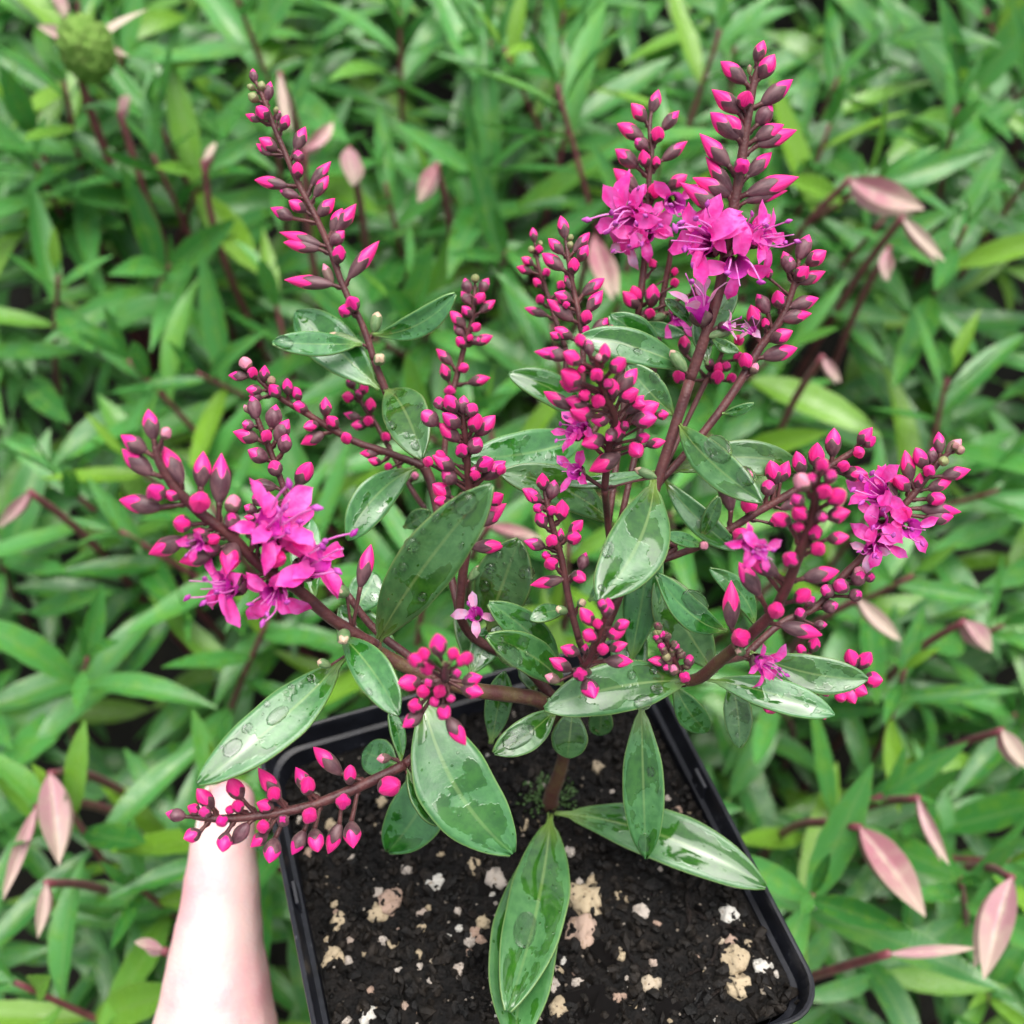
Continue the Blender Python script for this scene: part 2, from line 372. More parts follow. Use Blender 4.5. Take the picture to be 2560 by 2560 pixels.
# ------------------------------------------------------------------ setting: ground and the foliage carpet
gm = bmesh.new(); bmesh.ops.create_grid(gm, x_segments=60, y_segments=60, size=3.0)
for v in gm.verts: v.co.z = 0.006 * noise.noise(v.co * 9) + slope(v.co.y)
gme = bpy.data.meshes.new('ground'); gm.to_mesh(gme); gm.free()
tag(mesh_obj('ground', gme, M['ground'], None, Vector((0, 0, 0))), kind='structure')

def bed_leaf_geo(L, W, nu, nv, bend, fold, serr=0.0, tipp=1.0, twist=0.0):
    vs, fs, uv = [], [], []
    for j in range(nv + 1):
        t = j / nv
        wv = W / 2 * (math.sin(math.pi * min(1, t ** 0.88)) ** (0.85 * tipp)) if 0 < t < 1 else W * 0.02
        tw = twist * t
        for i in range(nu + 1):
            s = i / nu * 2 - 1
            x = s * wv; z = abs(s) * wv * fold + bend * L * (t - 1.35 * t * t)
            if serr and abs(s) == 1 and 0 < j < nv: x *= 1 + serr * (j % 2 * 2 - 1)
            vs.append(Vector((x * math.cos(tw) - z * 0, L * t * (1 - 0.12 * abs(bend) * t), z + x * math.sin(tw))))
            uv.append((s * 0.5 + 0.5, t))
    for j in range(nv):
        for i in range(nu):
            a = j * (nu + 1) + i; fs.append((a, a + 1, a + nu + 2, a + nu + 1))
    return vs, fs, uv
BEDLEAF = []
for k in range(9):
    L = 0.045; W = random.uniform(0.0078, 0.0105)
    me = py_mesh('bed_leaf', *bed_leaf_geo(L, W, 4, 11, random.uniform(-0.1, 0.45), random.uniform(0.15, 0.45), 0.03, random.uniform(0.85, 1.2), random.uniform(-0.6, 0.6)))
    me.materials.append(M['bed']); me.polygons.foreach_set('use_smooth', [True] * len(me.polygons)); BEDLEAF.append(me)

CANOPY = 0.218
def frame(d, upish):
    d = d.normalized(); x = d.cross(upish)
    if x.length < 1e-4: x = d.cross(Vector((1, 0, 0)))
    x.normalize(); z = x.cross(d)
    return Matrix(((x.x, d.x, z.x), (x.y, d.y, z.y), (x.z, d.z, z.z)))      # columns: side, along, normal

# one carpet of uncountable lower leaves
vs, fs, uv, rn = [], [], [], []
small = [bed_leaf_geo(0.042, random.uniform(0.0075, 0.010), 2, 6, random.uniform(-0.1, 0.5), random.uniform(0.15, 0.5), 0, 1.0, random.uniform(-.5, .5)) for _ in range(8)]
def carpet_leaf(p, az_, el, sc):
    d = Vector((math.cos(az_) * math.cos(el), math.sin(az_) * math.cos(el), math.sin(el)))
    fr = frame(d, Vector((random.gauss(0, .35), random.gauss(0, .35), 1)))
    g = random.choice(small); b0 = len(vs); r = random.random()
    for q in g[0]: vs.append(p + fr @ (q * sc)); rn.append(r)
    uv.extend(g[2]); fs.extend([tuple(b0 + i for i in f) for f in g[1]])
for k in range(4300):
    x = random.uniform(-0.5, 0.5); y = random.uniform(-0.2, 1.05)
    z = random.uniform(0.07, 0.19) + 0.018 * noise.noise(Vector((x * 12, y * 12, 3)))
    a0 = random.uniform(0, 6.28); e0 = random.uniform(-0.3, 0.55)
    z += slope(y)
    carpet_leaf(Vector((x, y, z)), a0, e0, random.uniform(0.7, 1.2)*(1+.5*max(0,y)))
    carpet_leaf(Vector((x, y, z)), a0 + math.pi + random.gauss(0, .2), random.uniform(-0.3, .55), random.uniform(0.7, 1.2)*(1+.5*max(0,y)))
me = py_mesh('ground_cover', vs, fs, uv)
at = me.attributes.new('rnd', 'FLOAT', 'POINT'); at.data.foreach_set('value', rn)
tag(mesh_obj('ground_cover', me, M['bed_deep'], None, Vector((0, 0, 0))), 'dense lower mass of narrow green leaves filling the bed behind the pot', 'ground cover', None, 'stuff')

# single shoots of the bed
COLW = ['at the left edge', 'left of centre', 'near the middle', 'right of centre', 'at the right edge']
ROWW = ['along the top', 'in the upper part', 'at mid height', 'in the lower part', 'along the bottom']
used_regions = {}
def region(p):
    x, y, d = proj(p)
    if not (-60 < x < 2620 and -60 < y < 2620): return None
    return min(4, max(0, int(x / 512))), min(4, max(0, int(y / 512)))
def add_leaf_child(root, world, d, nrm, sc, me=None, name='leaf'):
    o = bpy.data.objects.new(name, me or random.choice(BEDLEAF))
    fr = frame(d, nrm); m4 = fr.to_4x4(); m4.translation = world
    return link(o, root, m4 @ Matrix.Diagonal((sc * random.uniform(.85, 1.15), sc, sc, 1)))
def make_shoot(tip, lean, npairs, spacing, size, label, group, pink=0):
    """a reddish stem from the ground to tip, bending over along lean, with opposite leaf pairs"""
    base = Vector((tip.x - lean.x * 1.3 + random.gauss(0, .01), tip.y - lean.y * 1.3 + random.gauss(0, .01), 0.0)); base.z = slope(base.y)
    mid = base.lerp(tip, 0.5) + Vector((-lean.x * 0.25, -lean.y * 0.25, 0.02))
    path = resample([(base, 0.0016), (mid, 0.0015), (tip, 0.0009)], 14)
    root = tag(empty('leafy_shoot', base), label, 'plant', group)
    tv, tf = [], []; tube(tv, tf, [(p - base, r) for p, r in path], 6)
    mesh_obj('stem', py_mesh('shoot_stem', tv, tf), M['bedstem'], root, base)
    az0 = random.uniform(0, math.pi)
    end = path[-1][0]; dirn = (path[-1][0] - path[-4][0]).normalized()
    length = 0.0; i = len(path) - 1
    for k in range(npairs):
        dist = k * spacing * (0.75 + 0.12 * k)
        # walk back along the stem
        rem = dist; q = len(path) - 1; pos = path[q][0]
        while q > 0 and rem > 0:
            seg = (path[q][0] - path[q - 1][0]).length
            if rem < seg: pos = path[q][0].lerp(path[q - 1][0], rem / seg); break
            rem -= seg; q -= 1; pos = path[q][0]
        dr = (path[min(q + 1, len(path) - 1)][0] - path[max(q - 2, 0)][0]).normalized()
        az1 = az0 + k * math.pi / 2 + random.gauss(0, .15)
        fr = frame(dr, Vector((math.cos(az1), math.sin(az1), 0.1)))
        spread = RAD(28 + 16 * k) if k else RAD(22)
        spread = min(spread + random.gauss(0, .12), RAD(88))
        sc = size * (0.42 + 0.27 * k if k < 3 else 1.05) * random.uniform(0.9, 1.12)
        for sg in (1, -1):
            out = fr @ Vector((sg, 0, 0))
            ld = dr * math.cos(spread) + out * math.sin(spread)
            ld.z += random.gauss(0.02, .08)
            nn = dr - ld * dr.dot(ld) + Vector((random.gauss(0, .15), random.gauss(0, .15), 0.25))
            add_leaf_child(root, pos, ld, nn, sc)
    return root
ORD = ['first', 'second', 'third', 'fourth', 'fifth', 'sixth', 'seventh', 'eighth', 'ninth', 'tenth', 'eleventh', 'twelfth', 'thirteenth', 'fourteenth', 'fifteenth', 'sixteenth']
COLW = ['left edge', 'left of centre', 'centre', 'right of centre', 'right edge']
ROWW = ['top row', 'upper row', 'middle row', 'lower row', 'bottom row']
tips = {}
for iy in range(17):
    for ix in range(15):
        y = -0.01 + iy * 0.038 + random.uniform(-.015, .015)
        x = (ix - 7) * 0.044 + random.uniform(-.016, .016) + (0.024 if iy % 2 else 0)
        z = CANOPY + slope(y) + random.gauss(0, .014) + 0.02 * noise.noise(Vector((x * 8, y * 8, 0)))
        tip = Vector((x, y, z)); rg = region(tip)
        if rg is None: continue
        px, py, _ = proj(tip)
        if 760 < px < 1960 and py > 2050: continue          # wholly behind the pot
        tips.setdefault(rg, []).append((px, tip))
cnt = 0
for rg in sorted(tips):
    for k, (px, tip) in enumerate(sorted(tips[rg], key=lambda q: q[0])):
        a = random.uniform(0, 6.283); ln = random.uniform(0.01, 0.055)
        lab = '%s leafy green shoot from the left in the bed, %s, %s' % (ORD[min(k, 15)], ROWW[rg[1]], COLW[rg[0]])
        make_shoot(tip, Vector((math.cos(a) * ln, math.sin(a) * ln, 0)), random.choice((4, 5, 6)), random.uniform(0.010, 0.015),
                   random.uniform(0.82, 1.2) * (1 + 0.75 * max(0, tip.y)), lab, 'leafy shoots of the bed')
        cnt += 1

# pink folded shoot tips, each at its own place
def closed_leaf_mesh():
    v, f, u = bed_leaf_geo(1.0, 0.34, 6, 12, 0.12, 0.75, 0.0, 1.0, 0.5)
    return py_mesh('closed_leaf', v, f, u)
CL = closed_leaf_mesh(); CL.materials.append(M['bed_pink']); CL.polygons.foreach_set('use_smooth', [True] * len(CL.polygons))
PINKS = [
 (12, 880, 1080, 1340, 1270, 170, 'broad pale pink folded leaf tip right of the tallest flower spike'),
 (12, 1200, 1310, 1450, 1590, 80, 'thin dusty pink leaf tip hanging just below the broad pale pink one at upper right'),
 (12, 1120, 1490, 1110, 1700, 90, 'short mauve leaf tip beside the droplet flower at upper right'),
 (10, 800, 850, 1250, 1490, 260, 'large cream and pink folded leaf tip right of the pot rim'),
 (10, 1200, 650, 1440, 1110, 90, 'slim pink leaf tip above the large cream and pink one, right of the pot'),
 (10, 1850, 1200, 1680, 1920, 220, 'large rosy folded leaf tip at the lower right edge'),
 (10, 1000, 1720, 1620, 1680, 80, 'long thin pink leaf lying level near the lower right corner'),
 (10, 1780, 180, 1950, 460, 130, 'brownish pink leaf tip at the right edge, level with the pot back rim'),
 (11, 300, 420, 340, 980, 190, 'large cream tipped pink folded leaf left of the hand'),
 (11, 220, 620, 0, 1190, 90, 'long pink leaf reaching the left edge beside the hand'),
 (11, 280, 1080, 230, 1420, 80, 'dull red wilted leaf hanging low at the left edge'),
 (11, 990, 1490, 810, 1430, 70, 'small mauve leaf tip touching the side of the hand'),
 (13, 240, 1060, -40, 1360, 110, 'pink leaf tip at the left edge at mid height'),
 (14, 700, 990, 580, 1220, 90, 'short rose pink leaf tip above the small middle spike, top centre'),
 (8, 920, 300, 1090, 800, 190, 'pale mauve folded leaf tip behind the middle flower spikes'),
 (1, 630, 660, 810, 490, 90, 'mauve leaf tip right beside the tall left flower spike'),
 (1, 480, 200, 520, 560, 60, 'faint pink leaf standing behind the top of the left flower spike'),
 (1, 900, 650, 930, 880, 130, 'pale brownish pink leaf behind the left flower spike'),
 (4, 800, 990, 1090, 1070, 70, 'thin pink leaf low between the central leaves of the potted plant'),
 (5, 1170, 1280, 1410, 1510, 90, 'dusty pink leaf tip right of the blurred near spike'),
 (5, 1740, 1400, 1900, 1570, 120, 'brownish pink leaf tip at the right edge at mid height'),
 (5, 980, -20, 1070, 130, 60, 'slim pink leaf behind the right hand upper spike'),
 (15, 290, -60, 350, 90, 80, 'bright pink leaf tip at the top left corner'),
 (15, 640, 600, 680, 500, 60, 'small purple pink leaf tip below the round green head, top left'),
 (15, 1090, 860, 1170, 760, 40, 'narrow beige leaf tip left of the tall left spike'),
]
for r, x0, y0, x1, y1, wd, lab in PINKS:
    zz = CANOPY + 0.03
    a = ray_z(*R(r, x0, y0), zz); b = ray_z(*R(r, x1, y1), zz - 0.004)
    d = b - a; L = d.length; dep = proj(a)[2] * CM
    W = wd * S(r) / FPX * dep * 0.95
    gb = Vector((a.x - d.x * 0.7 + random.gauss(0, .01), a.y - d.y * 0.7, 0.0)); gb.z = slope(gb.y)
    root = tag(empty('pink_shoot', gb), lab, 'plant', 'pink folded shoot tips in the bed')
    md = Vector((a.x - d.x * 0.5, a.y - d.y * 0.5, zz * 0.75 + slope(a.y)))
    tv, tf = [], []; tube(tv, tf, [(p - gb, q) for p, q in resample([(gb, .0018), (md, .0016), (a, .0012)], 12)], 6)
    mesh_obj('stem', py_mesh('pink_stem', tv, tf), M['bedstem'], root, gb)
    for sg in (0, 1):
        o = bpy.data.objects.new('closed_leaf', CL)
        nrm = (CAM - a).normalized() + Vector((random.gauss(0, .2), random.gauss(0, .2), 0))
        dd = (d + Vector((random.gauss(0, .05) * L, 0, -0.10 * L * sg))).normalized()
        fr = frame(dd, nrm * (1 if sg == 0 else -1)).to_4x4(); fr.translation = a - Vector((0, 0, 0.0015 * sg))
        link(o, root, fr @ Matrix.Diagonal((W / 0.34, L * (1 - .08 * sg), W / 0.34, 1)))

# round green seed head, top left
c = ray_z(*R(15, 465, 260), CANOPY + 0.05); gb = Vector((c.x + 0.01, c.y - 0.03, slope(c.y - 0.03)))
root = tag(empty('seed_head', gb), 'fuzzy round green seed head on a red stalk at top left', 'seed head')
bm = bmesh.new(); bmesh.ops.create_icosphere(bm, subdivisions=4, radius=0.0098)
for v in bm.verts:
    nrm = v.co.normalized(); v.co *= 1 + 0.14 * noise.noise(nrm * 6) + 0.22 * noise.noise(nrm * 21); v.co.z *= 1.2
me = bpy.data.meshes.new('head'); bm.to_mesh(me); bm.free(); me.uv_layers.new(name='UVMap')
mesh_obj('head', me, soil_material('green_head', (0.14, 0.30, 0.04), (0.30, 0.46, 0.11), 400.0), root, c)
tv, tf = [], []; s1 = ray_z(*R(15, 545, 760), CANOPY); tube(tv, tf, [(p - gb, q) for p, q in resample([(gb, .002), (s1, .0018), (c, .0014)], 12)], 7)
mesh_obj('stalk', py_mesh('stalk', tv, tf), M['bedstem'], root, gb)
for x1, y1 in ((190, 130), (800, 40), (420, 60), (700, 300)):
    tipv = ray_z(*R(15, x1, y1), CANOPY + 0.045); o = bpy.data.objects.new('bract', CL)
    fr = frame(tipv - c, Vector((0, -.3, 1))).to_4x4(); fr.translation = c; link(o, root, fr @ Matrix.Diagonal((0.014, (tipv - c).length, 0.014, 1)))

# ------------------------------------------------------------------ pot
def rsq(h, r, n=7):
    pts = []
    for cx, cy, a0 in ((h - r, h - r, 0), (-h + r, h - r, 90), (-h + r, -h + r, 180), (h - r, -h + r, 270)):
        for k in range(n + 1):
            a = RAD(a0 + 90 * k / n); pts.append((cx + r * math.cos(a), cy + r * math.sin(a)))
    # extra points on the straight sides
    out = []
    for i, p in enumerate(pts):
        out.append(p); q = pts[(i + 1) % len(pts)]
        if math.dist(p, q) > h:
            for k in range(1, 6): out.append((p[0] + (q[0] - p[0]) * k / 6, p[1] + (q[1] - p[1]) * k / 6))
    return out
def loft(rings):
    v, f = [], []
    n = len(rings[0][1])
    for z, ring in rings:
        for x, y in ring: v.append(Vector((x * CM, y * CM, z * CM)))
    for j in range(len(rings) - 1):
        for i in range(n):
            a = j * n + i; b = j * n + (i + 1) % n; f.append((a, b, b + n, a + n))
    return v, f, n
pot = tag(bpy.data.objects.new('plant_pot', None), 'square black plastic nursery pot with rounded corners held in a hand', 'pot'); pot.empty_display_size = .02
link(pot, None, POT)
rr = 0.75
v, f, n = loft([(-8.6, rsq(3.1, .7)), (-8.65, rsq(3.35, .8)), (-8.5, rsq(3.45, .85)), (-1.5, rsq(4.66, rr)), (-1.42, rsq(4.68, rr)),
                (-1.42, rsq(4.56, rr)), (-1.5, rsq(4.54, rr)), (-8.3, rsq(3.33, .8))])
f.append(tuple(range(n))[::-1]); f.append(tuple((len(v) - n) + i for i in range(n)))
mesh_obj('wall', py_mesh('pot_wall', v, f), M['plastic'], pot, POT, smooth=False)
v, f, n = loft([(-1.40, rsq(4.56, rr)), (-1.40, rsq(4.78, rr)), (-1.36, rsq(4.84, rr)), (-0.10, rsq(4.95, rr + .05)), (-0.02, rsq(5.0, rr + .08)), (0.03, rsq(4.99, rr + .08)),
                (0.05, rsq(4.95, rr + .06)), (0.03, rsq(4.90, rr + .03)), (-0.06, rsq(4.87, rr)), (-0.55, rsq(4.80, rr)), (-0.60, rsq(4.70, rr)), (-1.40, rsq(4.58, rr))])
for i in range(n): f.append(((len(v) - n) + i, (len(v) - n) + (i + 1) % n, (i + 1) % n, i))
rim = mesh_obj('rim', py_mesh('pot_rim', v, f), M['plastic'], pot, POT, smooth=False)
# moulded tabs: a small step on each side wall of the rim
for sx, yy in ((1, 0.6), (-1, 0.9)):
    bm = bmesh.new(); bmesh.ops.create_cube(bm, size=1.0)
    for q in bm.verts: q.co = Vector((q.co.x * 0.10, q.co.y * 0.55, q.co.z * 0.55)) * CM
    bmesh.ops.bevel(bm, geom=bm.edges[:], offset=0.0002, segments=1, affect='EDGES')
    me = bpy.data.meshes.new('tab'); bm.to_mesh(me); bm.free()
    mesh_obj('tab', me, M['plastic'], pot, POT @ Matrix.Translation(Vector((sx * 4.80, yy, -0.32)) * CM), smooth=False)
# beads of water on the inner right wall
BEAD = None
def dome_mesh():
    bm = bmesh.new(); bmesh.ops.create_icosphere(bm, subdivisions=2, radius=1.0)
    for q in bm.verts:
        if q.co.z < 0: q.co.z *= 0.25
        else: q.co.z *= 0.62
    me = bpy.data.meshes.new('water_drop'); bm.to_mesh(me); bm.free(); return me
DROP = dome_mesh(); DROP.materials.append(M['water']); DROP.polygons.foreach_set('use_smooth', [True] * len(DROP.polygons))
for k in range(36):
    yy = random.uniform(0.4, 4.0); zz = random.uniform(-0.5, -0.1)
    m4 = POT @ Matrix.Translation(Vector((4.80 + (zz + .55) * .15, yy, zz)) * CM) @ Matrix.Rotation(-math.pi / 2, 4, 'Y') @ Matrix.Scale(random.uniform(.0001, .0003), 4)
    link(bpy.data.objects.new('water_bead', DROP), rim, m4)

# ------------------------------------------------------------------ soil with its grit
def soil_h(x, y):
    """cm, pot frame"""
    e = max(abs(x), abs(y))
    h = -0.80 - 0.075 * (y + 0.33 * -x) * 0.8
    h += 0.10 * noise.noise(Vector((x * .8, y * .8, 1))) + 0.07 * noise.noise(Vector((x * 2.6, y * 2.6, 5))) + 0.05 * noise.noise(Vector((x * 7, y * 7, 9)))
    h += 0.35 * math.exp(-((x - 0.2) ** 2 + (y - 1.0) ** 2) / 1.2) * 0.6
    return min(h, -0.12)
def soil_hit(px, py):
    d = POTI.to_3x3() @ (P(px, py, 1) - CAM); o = POTI @ CAM
    h = -0.8
    for _ in range(6):
        t = (h * CM - o.z) / d.z; p = o + d * t; h = soil_h(p.x / CM, p.y / CM)
    return p.x / CM, p.y / CM
NS = 150; HS = 4.66
v, f = [], []
for j in range(NS + 1):
    for i in range(NS + 1):
        x = (i / NS * 2 - 1) * HS; y = (j / NS * 2 - 1) * HS
        # pull the corners in to follow the rounded wall
        cx, cy = max(abs(x) - (HS - .7), 0), max(abs(y) - (HS - .7), 0); q = math.hypot(cx, cy)
        if q > .7: k = .7 / q; x = math.copysign(HS - .7 + cx * k, x); y = math.copysign(HS - .7 + cy * k, y)
        h = soil_h(x, y) + 0.06 * noise.noise(Vector((x * 9, y * 9, 2))) + 0.045 * noise.noise(Vector((x * 19, y * 19, 2)))
        v.append(Vector((x, y, h)) * CM)
for j in range(NS):
    for i in range(NS):
        a = j * (NS + 1) + i; f.append((a, a + 1, a + NS + 2, a + NS + 1))
soil = tag(mesh_obj('potting_soil', py_mesh('potting_soil', v, f), M['soil'], None, POT), 'damp black potting soil dotted with pale pumice grit inside the pot', 'soil')
# loose crumbs, too many to count
v, f = [], []
ico = bmesh.new(); bmesh.ops.create_icosphere(ico, subdivisions=1, radius=1.0); ico.verts.ensure_lookup_table()
IV = [q.co.copy() for q in ico.verts]; IF = [tuple(x.index for x in fc.verts) for fc in ico.faces]; ico.free()
for k in range(4800):
    x = random.uniform(-4.6, 4.6); y = random.uniform(-4.6, 4.6); s = 0.025 + 0.15 * random.random() ** 2.6
    z = soil_h(x, y) + s * 0.35; b0 = len(v); e = Euler((random.uniform(0, 6), random.uniform(0, 6), random.uniform(0, 6))).to_matrix()
    sx = Vector((s * random.uniform(.6, 1.8), s * random.uniform(.5, 1.2), s * random.uniform(.4, .9)))
    for q in IV:
        q2 = q * random.uniform(.75, 1.2); v.append((Vector((x, y, z)) + e @ Vector((q2.x * sx.x, q2.y * sx.y, q2.z * sx.z))) * CM)
    f.extend([tuple(b0 + i for i in fc) for fc in IF])
tag(mesh_obj('soil_crumbs', py_mesh('soil_crumbs', v, f), M['crumb'], soil, POT, smooth=False), kind='stuff')
STONES = []
for k in range(8):
    bm = bmesh.new(); bmesh.ops.create_icosphere(bm, subdivisions=3, radius=1.0)
    for q in bm.verts:
        nn = q.co.normalized(); o_ = Vector((k * 7.3, k * 1.7, 0.4))
        pit = max(0, noise.noise(nn * 2.6 + o_ * 2) - 0.25)
        q.co *= 1 + 0.55 * noise.noise(nn * 1.25 + o_) + 0.22 * noise.noise(nn * 3.1 + o_) + 0.10 * noise.noise(nn * 7 + o_) - 1.1 * pit
        q.co.x = math.copysign(min(abs(q.co.x), .95), q.co.x); q.co.z *= 0.7
    me = bpy.data.meshes.new('pumice_stone'); bm.to_mesh(me); bm.free(); me.materials.append(M['stone'])
    me.polygons.foreach_set('use_smooth', [True] * len(me.polygons)); STONES.append(me)
def stone(px, py, rpx, asp=1.0, rot=None):
    x, y = soil_hit(px, py)
    if max(abs(x), abs(y)) > 4.5: return
    s = rpx / FPX * 24.0 * CM
    m4 = POT @ Matrix.Translation(Vector((x, y, soil_h(x, y))) * CM + Vector((0, 0, s * 0.05))) @ Euler((random.uniform(-.4, .4), random.uniform(-.4, .4), random.uniform(0, 6) if rot is None else rot)).to_matrix().to_4x4()
    link(bpy.data.objects.new('pumice_stone', random.choice(STONES)), soil, m4 @ Matrix.Diagonal((s * asp, s, s * .9, 1)))
for x, y, r in ((95,1165,58),(555,1270,95),(550,1430,75),(860,1330,40),(1330,1345,55),(1270,945,60),(1345,1490,35),(1290,1490,22),(1365,1590,60),(1520,1630,42),(1400,1730,62),
                (1590,1665,16),(1685,1630,16),(920,1720,45),(420,1845,48),(440,1590,20),(425,1655,22),(395,1715,38),(525,1710,28),(520,1650,22),(930,1605,22),(600,1165,32),(535,1170,22),
                (740,1245,22),(790,1265,18),(1060,785,28),(1105,835,20),(1005,720,20),(1060,600,52),(635,555,32),(1165,390,18),(1530,1750,26),(1690,1740,15),(1270,1915,16),(1165,1575,14),
                (740,1790,20),(770,1780,16),(480,1010,32),(230,870,36),(340,655,18),(20,1380,40),(100,1370,30),(5,1480,25),(1585,1885,15),(1510,1885,14),(790,1690,18),(755,1570,26),(1435,1500,20)):
    stone(*R(7, x, y), r * S(7) * 1.05, random.uniform(.85, 1.3))
for x, y, r in ((905,515,55),(810,510,32),(755,575,45),(720,640,30),(1105,415,38),(1150,355,28),(1270,350,32),(1330,440,34),(1010,1150,62),(995,1225,38),(1180,1385,42),(1385,1340,52),(1450,1280,58),
                (1480,1250,40),(1690,1180,48),(1540,1100,35),(1385,1225,30),(1900,1090,36),(1240,1040,22),(1015,1015,32),(1140,860,34),(970,840,30),(890,890,32),(1020,1510,44),(1110,1480,20),
                (1235,1485,22),(1135,1580,52),(1050,1630,42),(1225,1595,26),(1410,1485,24),(1465,1500,26),(1620,1415,26),(1620,1330,25),(1660,1305,20),(1810,1330,20),(1820,1420,20),(1600,1565,32),
                (1815,1645,32),(1875,1555,18),(1880,1480,35),(1910,1440,32),(1340,1900,40),(1200,1910,32),(1460,1905,20),(1530,1840,20),(1620,1870,22),(1345,1755,20),(1490,1630,22),(1405,740,30),(1900,1080,36),
                (1050,710,26),(960,720,24),(1720,1020,18),(1360,860,14),(1870,960,15),(1150,1290,18)):
    stone(*R(6, x, y), r * S(6) * 1.05, random.uniform(.85, 1.3))
for k in range(150):
    stone(random.uniform(620, 2040), random.uniform(1780, 2640), random.uniform(3.0, 8.5), random.uniform(.8, 1.6))
v, f = [], []
for k in range(300):
    x = random.uniform(-4.5, 4.5); y = random.uniform(-4.5, 4.5); s = 0.012 + 0.03 * random.random() ** 2
    z = soil_h(x, y) + 0.05; b0 = len(v)
    for q in IV: v.append((Vector((x, y, z)) + Vector((q.x * s * random.uniform(.6, 1.5), q.y * s * random.uniform(.6, 1.3), q.z * s))) * CM)
    f.extend([tuple(b0 + i for i in fc) for fc in IF])
tag(mesh_obj('fine_grit', py_mesh('fine_grit', v, f), soil_material('grit', (0.12, 0.09, 0.06), (0.50, 0.46, 0.40), 90.0), soil, POT, smooth=False), kind='stuff')
# dark bark chips and thread-like roots
for x, y, r in ((660, 1560, 70), (570, 1820, 100), (650, 1905, 90), (30, 1200, 50), (280, 590, 60), (1000, 1850, 60)):
    px, py = R(7, x, y); xx, yy = soil_hit(px, py)
    bm = bmesh.new(); bmesh.ops.create_cube(bm, size=2.0); bmesh.ops.subdivide_edges(bm, edges=bm.edges[:], cuts=2, use_grid_fill=True)
    for q in bm.verts: q.co *= 1 + .3 * noise.noise(q.co * 1.3 + Vector((x * .37, y * .53, .3))); q.co.z *= .22; q.co.y *= .6
    me = bpy.data.meshes.new('bark_chip'); bm.to_mesh(me); bm.free(); s = r * S(7) / FPX * 24 * CM
    mesh_obj('bark_chip', me, M['bark'], soil, POT @ Matrix.Translation(Vector((xx, yy, soil_h(xx, yy) + .03)) * CM) @ Euler((random.uniform(-.3, .3), random.uniform(-.3, .3), random.uniform(0, 3))).to_matrix().to_4x4() @ Matrix.Scale(s, 4), smooth=False)
for pts in (((1110, 1230), (1120, 1340), (1135, 1490)), ((1160, 1350), (1300, 1400), (1460, 1450)), ((1270, 1500), (1240, 1600), (1100, 1680)), ((760, 1500), (850, 1640), (900, 1650)), ((1080, 1900), (1200, 1820), (1300, 1740)), ((-100, 1300), (-20, 1360), (60, 1330))):
    path = []
    for x, y in pts:
        xx, yy = soil_hit(*R(7, x, y)); path.append((Vector((xx, yy, soil_h(xx, yy) + .05)) * CM, 0.0004 if y > 1400 else 0.0007))
    tv, tf = [], []; tube(tv, tf, resample(path, 8), 5); mesh_obj('twig', py_mesh('twig', tv, tf), M['bark'], soil, POT)

# ------------------------------------------------------------------ the flowering plant
BASE = P(*R(7, 385, 760), 24.6)
xx, yy = soil_hit(*R(7, 385, 760)); BASE = POT @ (Vector((xx, yy, soil_h(xx, yy))) * CM)
BD = proj(BASE)[2]
plant = tag(empty('flowering_plant', BASE), 'potted shrub with hot pink flower spikes and wet glossy green leaves', 'plant')

def pathpx(pts, n=None):
    """pts: (region, x, y, depth, radius in photograph px)"""
    pp = []
    for r, x, y, d, rp in pts: pp.append((P(*R(r, x, y), d), rp / FPX * d * CM))
    return resample(pp, n or (len(pp) - 1) * 5)

def branch(name, pts, m='wood'):
    path = pathpx(pts); o = path[0][0]; tv, tf = [], []
    tube(tv, tf, [(p - o, r) for p, r in path], 12, jit=0.05)
    return mesh_obj(name, py_mesh(name, tv, tf), M[m], plant, o)

# --- buds
def bud_mesh(name, m, fat=1.0, lobes=0.05, point=1.0):
    nr, ns = 16, 14; v, f, u = [], [], []
    for j in range(nr + 1):
        t = j / nr
        if t < 0.5: r = 0.5 * (0.16 + 0.84 * math.sin(math.pi * min(1, (t / 0.5) ** 0.8) / 2))
        else: r = 0.5 * (max(0, 1 - ((t - 0.5) / 0.5) ** (1.55 * point))) ** 0.95
        r = max(r, 0.006) * fat
        for k in range(ns + 1):
            a = 2 * math.pi * k / ns
            q = r * (1 + lobes * math.cos(4 * a) * (1 if t > .5 else .4) - (0.08 * max(0, math.cos(a)) ** 18 if t > .5 else 0))
            v.append(Vector((q * math.cos(a), q * math.sin(a), t))); u.append((k / ns, t))
    for j in range(nr):
        for k in range(ns):
            a = j * (ns + 1) + k; f.append((a, a + 1, a + ns + 2, a + ns + 1))
    me = py_mesh(name, v, f, u); me.materials.append(m); me.polygons.foreach_set('use_smooth', [True] * len(me.polygons)); return me
BUD = {'n': [bud_mesh('bud', M['bud'], 1.0, 0.05, p) for p in (0.85, 1.0, 1.2)],
       'y': [bud_mesh('young_bud', M['bud_young'], 1.0, 0.04, p) for p in (1.0, 1.3)],
       't': [bud_mesh('tight_bud', M['bud_tight'], 1.0, 0.04, 1.3)],
       'g': [bud_mesh('green_bud', M['bud_green'], 1.0, 0.03, 1.5)],
       's': [bud_mesh('spent_bud', M['bud_spent'], 1.0, 0.06, 2.2)],
       'p': [bud_mesh('pale_bud', M['bud_pale'], 1.0, 0.06, 1.2)]}
NAMES = {'n': 'bud', 'y': 'young_bud', 't': 'young_bud', 'g': 'green_bud', 's': 'seed_capsule', 'p': 'wilting_bud'}

